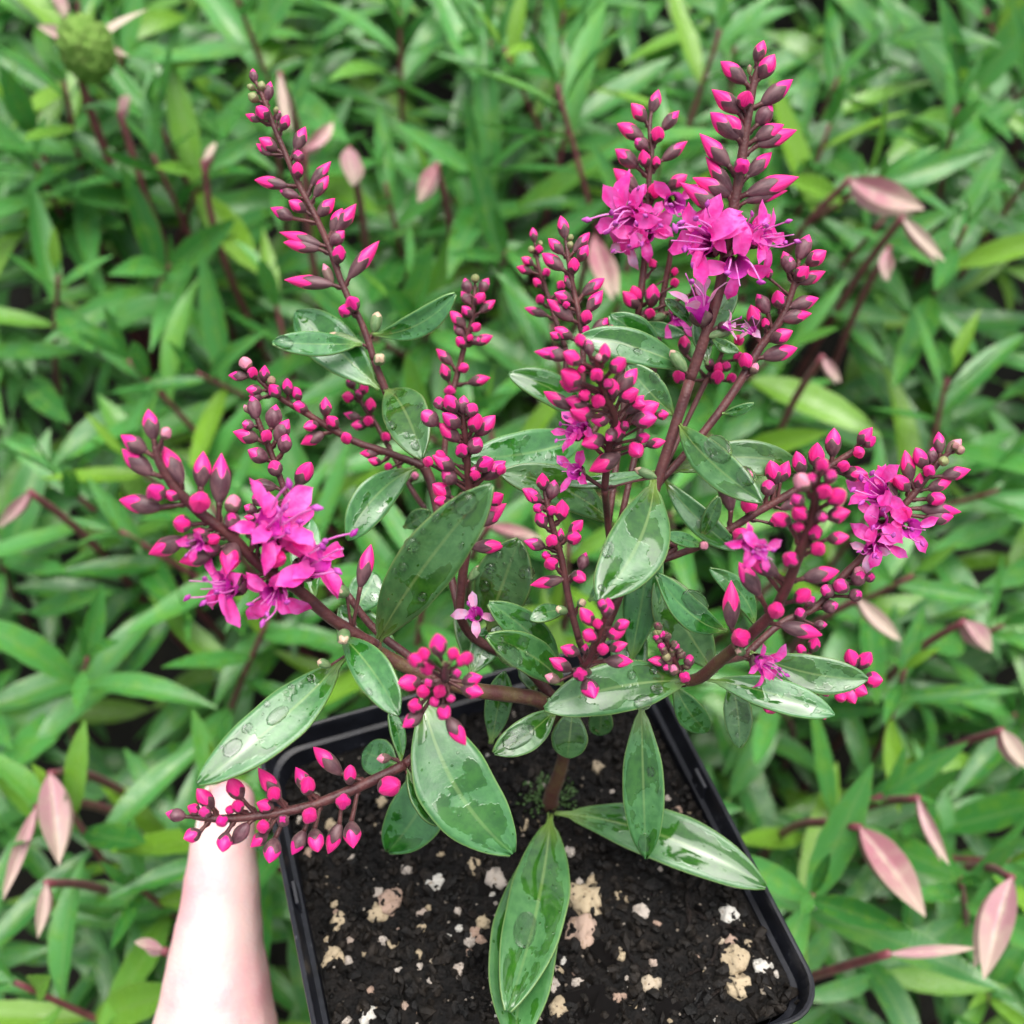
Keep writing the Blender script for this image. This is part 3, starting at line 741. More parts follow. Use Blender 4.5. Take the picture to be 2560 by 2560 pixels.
# --- open flowers, unit: length 1 from calyx to face
def flower_mesh(name, open_=1.0, pale=False, seed=1):
    rs = random.Random(seed); v, f, mi = [], [], []
    def grid(fn, nu, nv, m, closed=False):
        b0 = len(v)
        for j in range(nv + 1):
            for i in range(nu + 1): v.append(fn(i / nu, j / nv))
        for j in range(nv):
            for i in range(nu):
                a = b0 + j * (nu + 1) + i; f.append((a, a + 1, a + nu + 2, a + nu + 1)); mi.append(m)
    # tube
    grid(lambda a, t: Vector(((0.10 + 0.16 * t ** 1.5) * math.cos(a * 6.2832), (0.10 + 0.16 * t ** 1.5) * math.sin(a * 6.2832), 0.05 + 0.5 * t)), 14, 6, 1)
    # calyx: four pointed sepals
    for k in range(4):
        a0 = RAD(90 * k + 45)
        def sep(a, t, a0=a0):
            s = (a * 2 - 1); wd = 0.17 * math.sin(math.pi * (0.12 + 0.88 * t) ** 0.8) if t < 1 else 0
            r = 0.07 + 0.16 * math.sin(min(t, .7) / .7 * math.pi / 2) - 0.03 * s * s
            x, y = r, s * wd
            return Vector((x * math.cos(a0) - y * math.sin(a0), x * math.sin(a0) + y * math.cos(a0), 0.0 + 0.42 * t))
        grid(sep, 4, 6, 2)
    # four petals, upper one broad
    for k in range(4):
        a0 = RAD(90 * k) + rs.gauss(0, .12); Lp = (0.62, 0.52, 0.50, 0.55)[k] * rs.uniform(.9, 1.1); Wp = (0.185, 0.15, 0.13, 0.15)[k]
        ang = RAD(34 + 38 * open_) + rs.gauss(0, .14); curl = rs.uniform(.1, .6); tw = rs.gauss(0, .35)
        def pet(a, t, a0=a0, Lp=Lp, Wp=Wp, ang=ang, curl=curl, tw=tw):
            s = a * 2 - 1
            wd = Wp * (0.55 + 0.45 * math.sin(math.pi * min(1, t * .95) ** .9)) * (1 - max(0, t - .62) / .38 * .80 * max(0, t - .62) / .38 - 0.02)
            aa = ang + curl * t * t
            rad = 0.235 + Lp * t * math.sin(ang + curl * t * .5); h = 0.52 + Lp * t * math.cos(aa)
            y = s * wd; h += (abs(s) ** 2) * 0.07 * (1 - t) + s * tw * wd * t
            rad += 0.02 * math.sin(t * 9 + s * 3)
            return Vector((rad * math.cos(a0) - y * math.sin(a0), rad * math.sin(a0) + y * math.cos(a0), h))
        grid(pet, 6, 9, 0)
    # two stamens and a style
    def tb(path, m, sides=6):
        b0 = len(f); tube(v, f, path, sides); mi.extend([m] * (len(f) - b0))
    for sg in (1, -1):
        e = Vector((0.10 + rs.gauss(0, .06), sg * rs.uniform(.16, .34), 1.15 + rs.uniform(-.1, .15)))
        tb(resample([(Vector((0.1, sg * .12, .4)), .022), (Vector((.16, sg * .2, .8)), .02), (e, .016)], 6), 4)
        tb(resample([(e + Vector((-.02, sg * -.07, -.05)), .015), (e, .06), (e + Vector((.02, sg * .08, .06)), .012)], 6), 3, 8)
    tb(resample([(Vector((0, 0, .3)), .018), (Vector((-.05, 0.02, .8)), .014), (Vector((-.12, 0.03, 1.2)), .012)], 6), 4)
    me = py_mesh(name, v, f)
    for m in (M['petal_pale'] if pale else M['petal'], M['tube'], M['calyx'], M['anther'], M['filament']): me.materials.append(m)
    me.polygons.foreach_set('material_index', mi); me.polygons.foreach_set('use_smooth', [True] * len(me.polygons)); return me
FLOWER = [flower_mesh('flower', o, False, 10 + i) for i, o in enumerate((0.35, 0.7, 1.0, 1.15, 0.85))]
FLOWER_PALE = [flower_mesh('faded_flower', 0.2, True, 33), flower_mesh('faded_flower', 0.6, True, 34)]

def basis(a, b, spin):
    z = (b - a).normalized(); x = z.cross(Vector((0.3, 0.4, 0.86)))
    if x.length < 1e-3: x = z.cross(Vector((1, 0, 0)))
    x.normalize(); y = z.cross(x)
    m3 = Matrix(((x.x, y.x, z.x), (x.y, y.y, z.y), (x.z, y.z, z.z)))
    return (m3 @ Matrix.Rotation(spin, 3, 'Z')).to_4x4()

def spike(r, stem, buds, flowers=(), label=None, m='stem', spacing_dep=None):
    """stem: (region, x, y, depth cm, radius px); buds: (bx, by, tx, ty, width, kind) in region px"""
    path = pathpx(stem); o = path[0][0]
    ctl = [(proj(p), p, rr_) for p, rr_ in path]
    tv, tf = [], []
    tube(tv, tf, [(p - o, rr_) for p, rr_ in path], 10, jit=0.06)
    places = []
    def attach(bx, by):
        best = min(range(len(ctl)), key=lambda i: (ctl[i][0][0] - bx) ** 2 + (ctl[i][0][1] - by) ** 2)
        q = math.hypot(ctl[best][0][0] - bx, ctl[best][0][1] - by)
        k = best; acc = 0
        while k > 0 and acc < 0.5 * q:
            acc += math.hypot(ctl[k][0][0] - ctl[k - 1][0][0], ctl[k][0][1] - ctl[k - 1][0][1]); k -= 1
        return ctl[k][1], ctl[best][0][2], ctl[best][2]
    for b in buds:
        rg = r
        if len(b) > 6: rg = b[6]
        bx, by = R(rg, b[0], b[1]); tx, ty = R(rg, b[2], b[3]); wpx = b[4] * S(rg); kind = b[5]
        l = math.hypot(tx - bx, ty - by); Lw = wpx * (1.8 if kind in 'ns' else 1.5)
        ap, dep, sr = attach(bx, by)
        dz = math.sqrt(max(0, Lw * Lw - l * l)) / FPX * dep
        if l < wpx * .9: bx -= 0; dep0 = dep - sr / CM * 1.0
        else: dep0 = dep - sr / CM * random.uniform(-.3, .6)
        a = P(bx, by, dep0); c = P(tx, ty, dep0 - dz)
        places.append((a, c, wpx / FPX * dep0 * CM, kind))
        d = (c - a).normalized()
        pr = wpx / FPX * dep0 * CM * 0.13
        if (a - ap).length > 0.0004:
            tube(tv, tf, [(p - o, q) for p, q in resample([(ap, pr * .9), (ap.lerp(a, .6) + d * ((a - ap).length * .05), pr), (a + d * ((c - a).length * .06), pr * 1.3)], 4)], 6)
            # tiny bract under the pedicel
            bd = (a - ap).normalized(); sd_ = bd.cross(FW); 
            if sd_.length > 1e-3:
                sd_.normalize(); Lb = min(0.0028, (a - ap).length * 1.1); b0 = len(tv)
                for q in (ap - sd_ * .0004, ap + sd_ * .0004, ap + bd * Lb * .5 + sd_ * .0006 + FW * .0006, ap + bd * Lb + FW * .0008, ap + bd * Lb * .5 - sd_ * .0006 + FW * .0006): tv.append(q - o)
                tf.append((b0, b0 + 1, b0 + 2, b0 + 3, b0 + 4))
    fl = []
    for b in flowers:
        rg = b[6] if len(b) > 6 else r
        bx, by = R(rg, b[0], b[1]); tx, ty = R(rg, b[2], b[3]); size = b[4] * S(rg)
        ap, dep, sr = attach(bx, by); l = math.hypot(tx - bx, ty - by)
        dz = math.sqrt(max(0, size * size - l * l)) / FPX * dep
        a = P(bx, by, dep - 0.05); c = P(tx, ty, dep - 0.05 - dz)
        fl.append((a, c, b[5])); 
        if (a - ap).length > 0.0005: tube(tv, tf, [(p - o, q) for p, q in resample([(ap, .0004), (ap.lerp(a, .6), .0004), (a, .0006)], 4)], 6)
    sp = mesh_obj('flower_spike', py_mesh('flower_spike', tv, tf), M[m], plant, o)
    if label: sp['label'] = label
    for a, c, wd, kind in places:
        ob = bpy.data.objects.new(NAMES[kind], random.choice(BUD[kind]))
        L = (c - a).length; m4 = basis(a, c, random.uniform(0, 6.28)); m4.translation = a
        link(ob, sp, m4 @ Matrix.Diagonal((wd, wd * random.uniform(.9, 1.05), max(L, wd * .8), 1)))
    for a, c, kind in fl:
        ob = bpy.data.objects.new('flower', FLOWER[kind] if kind >= 0 else FLOWER_PALE[-1 - kind])
        L = (c - a).length; m4 = basis(a, c, random.uniform(0, 6.28)); m4.translation = a
        link(ob, sp, m4 @ Matrix.Scale(L / 1.15, 4))
    return sp

# --- woody framework
branch('trunk', [(7, 375, 790, BD + .25, 24), (7, 385, 700, BD - .3, 19), (7, 425, 590, BD - .8, 17), (7, 455, 450, BD - 1.5, 17), (7, 445, 260, 22.0, 17), (7, 430, 160, 21.6, 16)])
branch('branch', [(7, 445, 330, 22.4, 20), (7, 330, 200, 21.6, 20), (9, 1180, 1080, 21.3, 20), (9, 850, 1030, 21.0, 19), (9, 420, 880, 20.7, 18), (9, 150, 740, 20.4, 17), (3, 1480, 1640, 20.1, 15)])
branch('branch', [(7, 440, 300, 22.2, 18), (7, 620, 180, 21.9, 16), (4, 1640, 1810, 21.6, 14), (5, 280, 1720, 21.0, 15), (5, 420, 1620, 20.3, 16), (5, 530, 1530, 19.7, 15)])
branch('branch', [(7, 440, 260, 22.1, 18), (4, 1350, 1700, 21.9, 16), (4, 1480, 1400, 21.7, 15), (4, 1600, 1100, 21.5, 14), (4, 1690, 800, 21.3, 14), (2, 1020, 1932, 21.0, 14)], 'stem')
branch('branch', [(7, 435, 240, 22.2, 15), (4, 1000, 1760, 22.2, 13), (4, 720, 1600, 22.0, 12), (4, 640, 1470, 21.6, 12)], 'stem')
branch('branch', [(9, 450, 890, 20.8, 14), (3, 1700, 1730, 21.1, 11), (3, 1480, 1560, 21.3, 10), (3, 1330, 1370, 21.2, 9)], 'stem')
branch('branch', [(4, 640, 1470, 21.7, 10), (4, 560, 1100, 22.5, 10), (4, 500, 800, 22.8, 13), (3, 1740, 680, 22.8, 14)], 'stem')
branch('branch', [(3, 1740, 680, 22.8, 11), (4, 330, 480, 22.8, 10), (4, 240, 260, 22.6, 10), (1, 1050, 1932, 22.5, 9)], 'stem')
branch('branch', [(4, 1600, 1100, 21.6, 10), (4, 1800, 1100, 21.8, 9), (5, 100, 1080, 21.8, 9)], 'stem')
branch('branch', [(4, 1350, 1700, 22.0, 9), (4, 1300, 1650, 21.0, 9), (4, 1280, 1600, 20.6, 9)], 'stem')
branch('branch', [(4, 1480, 1400, 21.8, 9), (4, 1440, 1000, 21.5, 9), (4, 1420, 800, 20.5, 9)], 'stem')
branch('branch', [(4, 1690, 800, 21.4, 9), (5, 120, 640, 21.3, 9)], 'stem')
branch('branch', [(4, 1440, 1000, 21.8, 8), (2, 700, 1800, 22.8, 9), (2, 740, 1590, 23.0, 9)], 'stem')
branch('branch', [(4, 1500, 1000, 22.0, 8), (2, 830, 1850, 22.8, 9), (2, 850, 1680, 23.0, 9), (2, 880, 1450, 23.0, 8), (2, 910, 1290, 22.8, 7), (2, 920, 1180, 22.6, 6)], 'stem')
branch('branch', [(2, 700, 1800, 22.9, 7), (4, 1330, 520, 22.4, 8), (8, 830, 1120, 22.1, 8)], 'stem')
branch('branch', [(2, 700, 1800, 23.0, 6), (4, 1250, 500, 23.4, 7), (8, 690, 1190, 23.5, 7)], 'stem')
branch('branch', [(4, 660, 1250, 22.5, 8), (4, 560, 700, 23.6, 8), (4, 600, 290, 23.6, 8)], 'stem')
branch('branch', [(3, 1740, 900, 23.6, 7), (3, 1690, 830, 24, 7), (3, 1650, 760, 24.1, 6)], 'stem')
branch('branch', [(4, 520, 1300, 22.8, 7), (3, 1740, 900, 23.6, 7)], 'stem')
branch('branch', [(9, 420, 880, 20.9, 13), (9, 600, 1250, 20.9, 11), (9, 540, 1470, 20.6, 12), (6, 1530, 540, 20.4, 13)], 'stem')
branch('branch', [(9, 640, 960, 21.0, 12), (9, 660, 1010, 19.6, 11), (9, 685, 960, 18.4, 10)], 'stem')
branch('branch', [(5, 420, 1620, 20.8, 10), (5, 560, 1590, 21.8, 10)], 'stem')
branch('branch', [(4, 1640, 1810, 21.7, 8), (5, 240, 1740, 21.0, 8), (5, 205, 1660, 20.8, 8)], 'stem')
branch('branch', [(3, 1330, 1370, 21.3, 8), (3, 1120, 1050, 21.4, 8), (3, 1010, 860, 21.2, 8)], 'stem')
branch('branch', [(4, 1400, 1720, 21.9, 9), (4, 1340, 1780, 20.4, 9), (4, 1290, 1780, 19.7, 9)], 'stem')
branch('branch', [(4, 1690, 800, 21.5, 7), (2, 1080, 1990, 22.5, 7), (2, 1120, 1932, 22.8, 7)], 'stem')

# --- flower spikes, traced one by one
spike(1, [(1, 1050, 1932, 22.5, 9), (1, 980, 1720, 22.4, 8.5), (1, 870, 1500, 22.3, 8.5), (1, 780, 1250, 22.2, 8), (1, 700, 1070, 22.1, 8), (1, 600, 880, 22, 7.5), (1, 500, 650, 21.9, 7), (1, 430, 480, 21.8, 6.5), (1, 370, 320, 21.7, 6), (1, 330, 240, 21.7, 4)],
 [(330,260,318,172,55,'y'),(335,300,283,272,45,'g'),(365,315,377,245,52,'g'),(405,370,427,248,64,'y'),(355,370,290,325,62,'g'),(415,475,338,402,84,'n'),(365,490,273,448,54,'n'),(455,450,462,400,34,'g'),(492,545,532,450,68,'n'),(465,490,480,425,42,'y'),
  (575,665,637,522,84,'n'),(468,665,355,592,84,'n'),(430,695,338,625,62,'n'),(598,740,590,662,72,'y'),(590,835,588,735,76,'n'),(530,880,328,845,78,'n'),(670,880,792,732,78,'n'),(690,950,777,818,74,'n'),(600,950,478,908,64,'y'),
  (640,1035,535,970,84,'n'),(565,1080,425,1012,84,'n'),(710,1065,815,955,84,'n'),(795,1160,860,1015,88,'n'),(820,1160,944,988,96,'n'),(790,1240,872,1150,84,'y'),(735,1240,478,1160,88,'n'),(725,1262,503,1222,84,'n'),(830,1345,848,1238,90,'n'),
  (800,1480,745,1348,62,'p'),(895,1440,1083,1212,92,'n'),(805,1477,508,1448,88,'n'),(905,1645,840,1625,84,'n'),(935,1620,905,1560,96,'n'),
  (990,1840,780,1770,62,'s'),(1050,1770,1075,1640,66,'s'),(1085,1945,1085,1915,80,'s')])
spike(2, [(2, 1020, 1932, 21.0, 14), (2, 1100, 1700, 20.8, 14), (2, 1180, 1430, 20.6, 14), (2, 1240, 1080, 20.4, 13.5), (2, 1290, 800, 20.2, 13), (2, 1330, 520, 20, 11), (2, 1360, 350, 19.9, 10), (2, 1385, 250, 19.8, 6)],
 [(1372,230,1416,108,74,'n'),(1390,318,1475,183,96,'n'),(1322,340,1183,222,90,'n'),(1340,295,1340,238,30,'g'),(1400,455,1572,318,96,'n'),(1290,500,1135,372,100,'n'),(1300,470,1335,382,90,'n'),(1380,565,1462,450,94,'y'),(1285,640,1128,495,108,'n'),(1300,635,1212,508,92,'n'),
  (1370,640,1525,560,94,'n'),(1372,672,1595,590,100,'n'),(1232,785,1070,608,100,'n'),(1245,925,1103,732,84,'n'),(1285,795,1312,775,90,'n'),(1328,840,1460,708,84,'n'),(1240,945,1033,845,100,'n'),(1212,1045,963,870,100,'n'),
  (1320,935,1606,842,110,'n'),(1312,975,1545,915,74,'n'),(1245,1085,1290,1085,84,'n'),(1000,1890,915,1770,70,'s'),(940,2010,1000,1800,1,'g')][:-1] + [(1110,1700,1260,1660,56,'s'),(1010,1420+520,870,1880,1,'s')][:1],
 [(1180,1215,1020,1120,300,2),(1190,1180,1060,1060,280,3),(1285,1180,1385,1080,250,1),(1300,1190,1500,1120,300,2),(1250,1265,1300,1390,290,3),(1090,1640,1030,1370,330,-1),(1320,1170,1560,1180,300,4),(1170,1210,960,1180,320,4),(1170,1650,1300,1630,150,-2)])
spike(2, [(5, 120, 640, 21.3, 9), (5, 290, 450, 21.3, 10), (5, 440, 260, 21.3, 11), (5, 540, 110, 21.3, 11), (2, 1400, 1750, 21.3, 11), (2, 1500, 1620, 21.2, 10), (2, 1570, 1450, 21.1, 8), (2, 1605, 1290, 21, 5)],
 [(1560,1350,1520,1240,80,'y'),(1600,1290,1660,1150,84,'y'),(1640,1315,1752,1238,82,'n'),(1585,1395,1658,1322,80,'n'),(1600,1412,1748,1348,80,'n'),(1500,1545,1488,1450,80,'n'),(1440,1575,1378,1470,84,'y'),(1555,1542,1712,1492,80,'n'),(1510,1605,1674,1575,84,'n'),
  (1380,1650,1345,1528,84,'n'),(1425,1655,1420,1598,50,'n'),(1450,1722,1573,1668,84,'n'),(1405,1812,1597,1760,88,'n'),(1330,1872,1308,1788,80,'n'),(1440,1385,1430,1330,56,'n'),(1350,1900,1380,1840,56,'p'),(1545,1360,1560,1270,70,'y')],
 [(1380,1700,1320,1620,130,-2)])
spike(2, [(2, 740, 1590, 23, 9), (2, 780, 1250, 22.9, 9), (2, 795, 1000, 22.8, 8), (2, 800, 850, 22.7, 7), (2, 815, 720, 22.6, 6.5), (2, 803, 580, 22.6, 6), (2, 815, 480, 22.6, 4)],
 [(812,500,852,372,68,'n'),(785,545,703,446,76,'n'),(870,590,962,486,70,'n'),(772,640,627,556,80,'n'),(840,655,852,570,76,'n'),(790,695,725,640,72,'y'),(742,792,617,692,84,'n'),(782,790,765,695,74,'n'),(840,795,838,730,50,'n'),(868,755,1006,650,70,'n'),
  (742,925,608,796,94,'n'),(722,935,620,870,64,'n'),(830,955,840,870,84,'n'),(900,905,1005,830,76,'n'),(742,1545,657,1455,82,'n'),(745,1520,712,1425,72,'n'),(812,1540,822,1415,84,'n'),(1025,1475,1110,1425,74,'n'),(830,1335,810,1280,50,'n'),(930,1375,945,1328,44,'n'),
  (770,1620,900,1580,50,'s'),(935,1430,940,1390,50,'n'),(800,1600,810,1550,60,'n')],
 [(760,1030,620,1090,260,2),(760,1050,560,1100,300,3),(790,1160,770,1130,230,2),(790,1130,830,1050,250,1),(730,1000,720,960,180,0),(740,1180,640,1215,180,-2),(920,960,960,1010,240,4),(930,1570,1010,1620,220,0)])
spike(8, [(8, 830, 1120, 22.1, 8), (8, 790, 900, 22, 7.5), (8, 760, 760, 22, 7), (8, 730, 600, 21.9, 6.5), (8, 705, 440, 21.8, 6), (8, 690, 320, 21.8, 4)],
 [(690,315,648,125,98,'n'),(672,435,548,308,100,'n'),(715,400,735,325,54,'g'),(720,330,740,275,50,'g'),(750,425,884,260,88,'n'),(790,495,870,360,100,'n'),(672,562,497,428,114,'n'),(750,592,760,460,100,'n'),(733,722,680,588,66,'n'),(822,762,1004,630,104,'n'),(862,902,990,725,112,'n'),
  (738,812,597,748,108,'n'),(752,975,537,798,118,'n'),(850,992,862,888,100,'n'),(900,1065,1068,945,104,'n'),(830,1085,872,1010,76,'n'),(745,1112,598,1028,100,'n'),(650,1122,562,1068,76,'n'),(1060,1010,1040,1060,60,'n'),(700,860,690,830,60,'n')])
spike(8, [(8, 690, 1190, 23.5, 7), (8, 610, 970, 23.5, 7), (8, 530, 720, 23.5, 6), (8, 470, 530, 23.4, 5), (8, 450, 390, 23.4, 4)],
 [(440,345,424,220,74,'n'),(470,432,482,365,66,'n'),(432,522,332,462,70,'n'),(422,582,292,538,74,'n'),(520,605,548,560,72,'n'),(492,702,428,630,72,'n'),(500,835,470,768,80,'n'),(545,932,357,868,80,'n'),(640,722,662,648,76,'n'),(660,865,702,828,60,'n'),(430,430,400,370,56,'g'),(470,330,500,360,40,'g')])
spike(4, [(4, 1420, 800, 20.5, 10), (4, 1440, 600, 20, 10), (4, 1475, 420, 19.3, 10), (4, 1420, 300, 18.7, 9), (4, 1390, 180, 18.2, 9), (4, 1375, 90, 17.9, 5)],
 [(1340,85,1330,-5,64,'y'),(1210,92,1042,62,66,'n'),(1225,102,1088,46,80,'n'),(1292,122,1198,66,86,'n'),(1302,40,1278,-35,66,'n'),(1420,118,1422,15,72,'n'),(1395,110,1385,78,44,'p'),(1455,165,1533,100,86,'n'),(1285,232,1186,165,104,'n'),(1292,255,1178,222,86,'n'),
  (1370,205,1385,170,76,'n'),(1300,165,1290,148,44,'n'),(1500,275,1594,152,86,'n'),(1460,315,1460,205,78,'n'),(1500,318,1604,268,88,'n'),(1255,372,1092,276,74,'n'),(1325,355,1208,316,82,'n'),(1380,350,1390,305,78,'n'),(1345,405,1235,376,98,'n'),(1445,425,1345,432,76,'n'),
  (1580,405,1714,340,92,'n'),(1570,435,1702,420,96,'n'),(1540,395,1632,296,76,'n'),(1490,545,1488,425,88,'n'),(1412,525,1296,562,98,'n'),(1505,615,1335,705,100,'n'),(1575,565,1602,615,86,'n'),(1640,565,1748,543,64,'n'),(1590,535,1664,515,66,'n'),(1700,405,1765,398,56,'n'),
  (1480,480,1430,540,70,'y'),(1440,250,1440,220,60,'y'),(1340,300,1280,290,66,'n'),(1560,330,1640,350,66,'n'),(1700,740,1580,690,54,'s'),(1520,480,1540,440,56,'y')],
 [(1300,510,1180,485,190,0),(1330,480,1240,440,200,0),(1300,720,1210,690,200,0),(1230,380,1240,400,60,0)][:3], 'cluster seen from its tip, crowded with hot pink buds')
spike(4, [(4, 640, 1470, 21.6, 12), (4, 660, 1250, 21.3, 12), (4, 690, 1060, 21, 11), (4, 700, 900, 20.7, 10.5), (4, 690, 760, 20.4, 10), (4, 680, 600, 20.1, 9), (4, 665, 450, 19.8, 8), (4, 660, 370, 19.7, 5)],
 [(660,395,665,296,76,'y'),(622,385,568,296,86,'n'),(535,365,528,308,66,'y'),(522,452,438,386,92,'y'),(642,465,548,392,88,'n'),(700,405,716,345,76,'y'),(710,488,746,395,88,'n'),(640,545,533,447,88,'n'),(728,515,834,404,88,'n'),(700,605,752,525,86,'y'),(655,622,652,560,78,'n'),
  (612,692,496,618,94,'n'),(565,645,518,596,56,'n'),(740,690,822,642,88,'n'),(760,745,890,650,94,'n'),(620,765,548,700,84,'y'),(720,745,732,708,58,'n'),(592,842,496,772,80,'n'),(575,862,506,865,66,'n'),(800,875,878,828,78,'n'),(732,995,894,876,106,'n'),(705,1112,892,1102,82,'n'),(685,1085,690,1050,44,'n'),
  (480,665,465,640,60,'n'),(690,1290,770,1210,56,'s'),(760,690,700,700,60,'y'),(850,700,880,690,56,'n')])
spike(3, [(3, 1740, 680, 22.8, 11), (3, 1560, 610, 22.7, 9), (3, 1380, 550, 22.6, 9), (3, 1230, 470, 22.4, 8.5), (3, 1100, 390, 22.2, 8), (3, 980, 320, 22, 7), (3, 870, 230, 21.8, 6), (3, 820, 170, 21.8, 4)],
 [(800,155,762,96,72,'p'),(795,197,688,190,58,'n'),(815,205,822,148,58,'n'),(880,225,885,134,60,'n'),(920,245,920,195,52,'g'),(872,272,783,265,60,'n'),(962,302,908,240,70,'n'),(1010,295,1003,204,64,'n'),(872,312,797,300,54,'y'),(1072,325,1042,250,60,'n'),(1112,375,1036,342,66,'n'),
  (1210,412,1210,304,66,'n'),(1272,465,1218,410,70,'n'),(1170,452,1092,470,64,'n'),(1205,500,1076,560,76,'n'),(1332,542,1312,512,66,'n'),(1492,612,1392,608,56,'n'),(1512,662,1436,642,50,'n'),(1560,692,1532,668,44,'n'),(1360,570,1340,590,1,'g')][:-1])
spike(3, [(3, 1650, 760, 24.1, 6), (3, 1540, 560, 24, 6), (3, 1480, 450, 24, 6), (3, 1410, 350, 23.9, 5), (3, 1390, 280, 23.9, 4)],
 [(1362,262,1328,200,56,'y'),(1400,295,1432,225,56,'n'),(1362,312,1298,298,60,'n'),(1450,395,1452,308,60,'n'),(1402,422,1306,393,52,'n'),(1432,462,1346,455,60,'n'),(1440,455,1440,412,56,'n'),(1540,545,1528,496,54,'n'),(1390,320,1395,260,50,'y'),(1690,740,1690,720,50,'p')])
spike(4, [(4, 600, 290, 23.6, 8), (4, 640, 150, 23.6, 7.5), (4, 668, 30, 23.5, 7), (1, 1640, 1700, 23.4, 6.5), (1, 1655, 1580, 23.3, 6), (1, 1660, 1490, 23.3, 4)],
 [(1622,1535,1598,1436,68,'y',1),(1660,1465,1662,1415,50,'g',1),(1690,1525,1743,1436,70,'y',1),(1632,1595,1576,1516,64,'y',1),(1660,1595,1718,1526,66,'n',1),(1688,1645,1784,1570,66,'n',1),(1642,1672,1582,1606,62,'n',1),(1602,1735,1510,1636,76,'n',1),(1640,1752,1694,1716,62,'n',1),(1592,1792,1532,1716,64,'y',1),
  (1650,1835,1768,1786,66,'n',1),(1602,1855,1547,1795,66,'n',1),(1622,1825,1640,1776,44,'n',1),(602,132,516,46,62,'n'),(582,222,547,126,66,'n'),(640,155,686,145,58,'n'),(685,232,808,202,64,'n'),(590,288,588,262,64,'n'),(690,10,760,-5,50,'y')])
spike(3, [(3, 1480, 1640, 20.1, 15), (3, 1250, 1500, 19.6, 15), (3, 1050, 1330, 19.1, 15), (3, 870, 1220, 18.7, 14.5), (3, 700, 1050, 18.3, 14), (3, 540, 930, 18, 13.5), (3, 400, 790, 17.7, 12.5), (3, 320, 660, 17.5, 11), (3, 292, 570, 17.4, 7)],
 [(290,540,258,370,96,'n'),(335,525,372,475,66,'p'),(252,602,110,510,96,'n'),(282,725,116,584,106,'n'),(442,770,332,565,106,'n'),(332,902,102,858,106,'n'),(332,835,262,800,104,'n'),(425,852,345,818,66,'n'),(540,795,555,595,106,'n'),(640,880,652,605,112,'n'),(540,880,532,862,116,'n'),
  (705,925,722,830,92,'p'),(455,1065,260,1150,108,'n'),(480,995,395,975,96,'n'),(602,1152,422,1192,92,'n'),(572,1080,645,1058,66,'n'),(720,1085,680,1255,116,'n'),(870,1170,996,1172,110,'n'),(720,1005,700,930,86,'y'),(905,1082,870,1058,56,'n'),(592,1052,496,1018,66,'n'),(520,1080,430,1080,84,'y'),(640,1120,560,1110,84,'y'),
  (1330,1360,1270,1340,70,'s'),(1395,1330,1455,1095,86,'n'),(1310,1560,1305,1620,76,'s'),(1240,1750,1165,1725,50,'s'),(850,1080,900,1000,80,'y')],
 [(825,1060,980,960,310,1),(850,1070,1040,850,380,0),(960,1120,1010,960,300,1),(1060,1255,1240,1140,330,2),(1080,1240,1280,1090,330,3),(780,1305,560,1365,330,1),(760,1290,500,1320,340,2),(950,1300,925,1440,310,3),(960,1320,850,1430,280,1),(560,1070,480,1130,180,0)])
spike(3, [(3, 1010, 860, 21.2, 8), (3, 960, 720, 21.1, 8), (3, 900, 560, 21, 8), (3, 850, 440, 20.9, 7), (3, 828, 360, 20.9, 4)],
 [(840,425,815,300,76,'y'),(795,392,774,346,34,'p'),(822,462,762,448,60,'y'),(920,475,946,344,88,'y'),(852,535,712,492,86,'n'),(890,545,897,488,66,'n'),(942,545,1014,424,88,'y'),(982,605,1002,504,82,'y'),(902,645,792,590,96,'y'),(950,725,930,650,82,'y'),(950,792,802,768,78,'n'),(1060,775,1134,655,96,'n'),
  (872,885,828,825,72,'y'),(842,922,772,890,62,'y'),(852,962,772,948,52,'n')])
spike(4, [(4, 1280, 1600, 20.6, 9), (4, 1230, 1400, 20.4, 9), (4, 1190, 1180, 20.2, 9), (4, 1140, 1000, 20, 8), (4, 1110, 870, 19.9, 7), (4, 1097, 800, 19.9, 4)],
 [(1090,805,1085,712,70,'n'),(1132,852,1152,750,76,'y'),(1080,865,978,798,80,'n'),(1062,872,1006,806,66,'n'),(1082,905,1038,898,56,'n'),(1132,932,1142,898,56,'n'),(1188,965,1192,856,82,'n'),(1100,1005,1058,918,72,'n'),(1102,1112,986,1078,72,'n'),(1230,1045,1304,966,72,'n'),(1222,1065,1294,1058,76,'n'),
  (1140,1095,1132,1060,68,'n'),(1180,1085,1186,1008,46,'n'),(1152,1212,1112,1188,78,'n'),(1118,1152,1092,1158,50,'n'),(1250,1252,1318,1292,72,'n'),(1200,1282,1020,1316,76,'n'),(1290,1235,1322,1138,66,'y'),(1220,1460,1160,1440,50,'s'),(1280,1420,1310,1405,46,'s')])
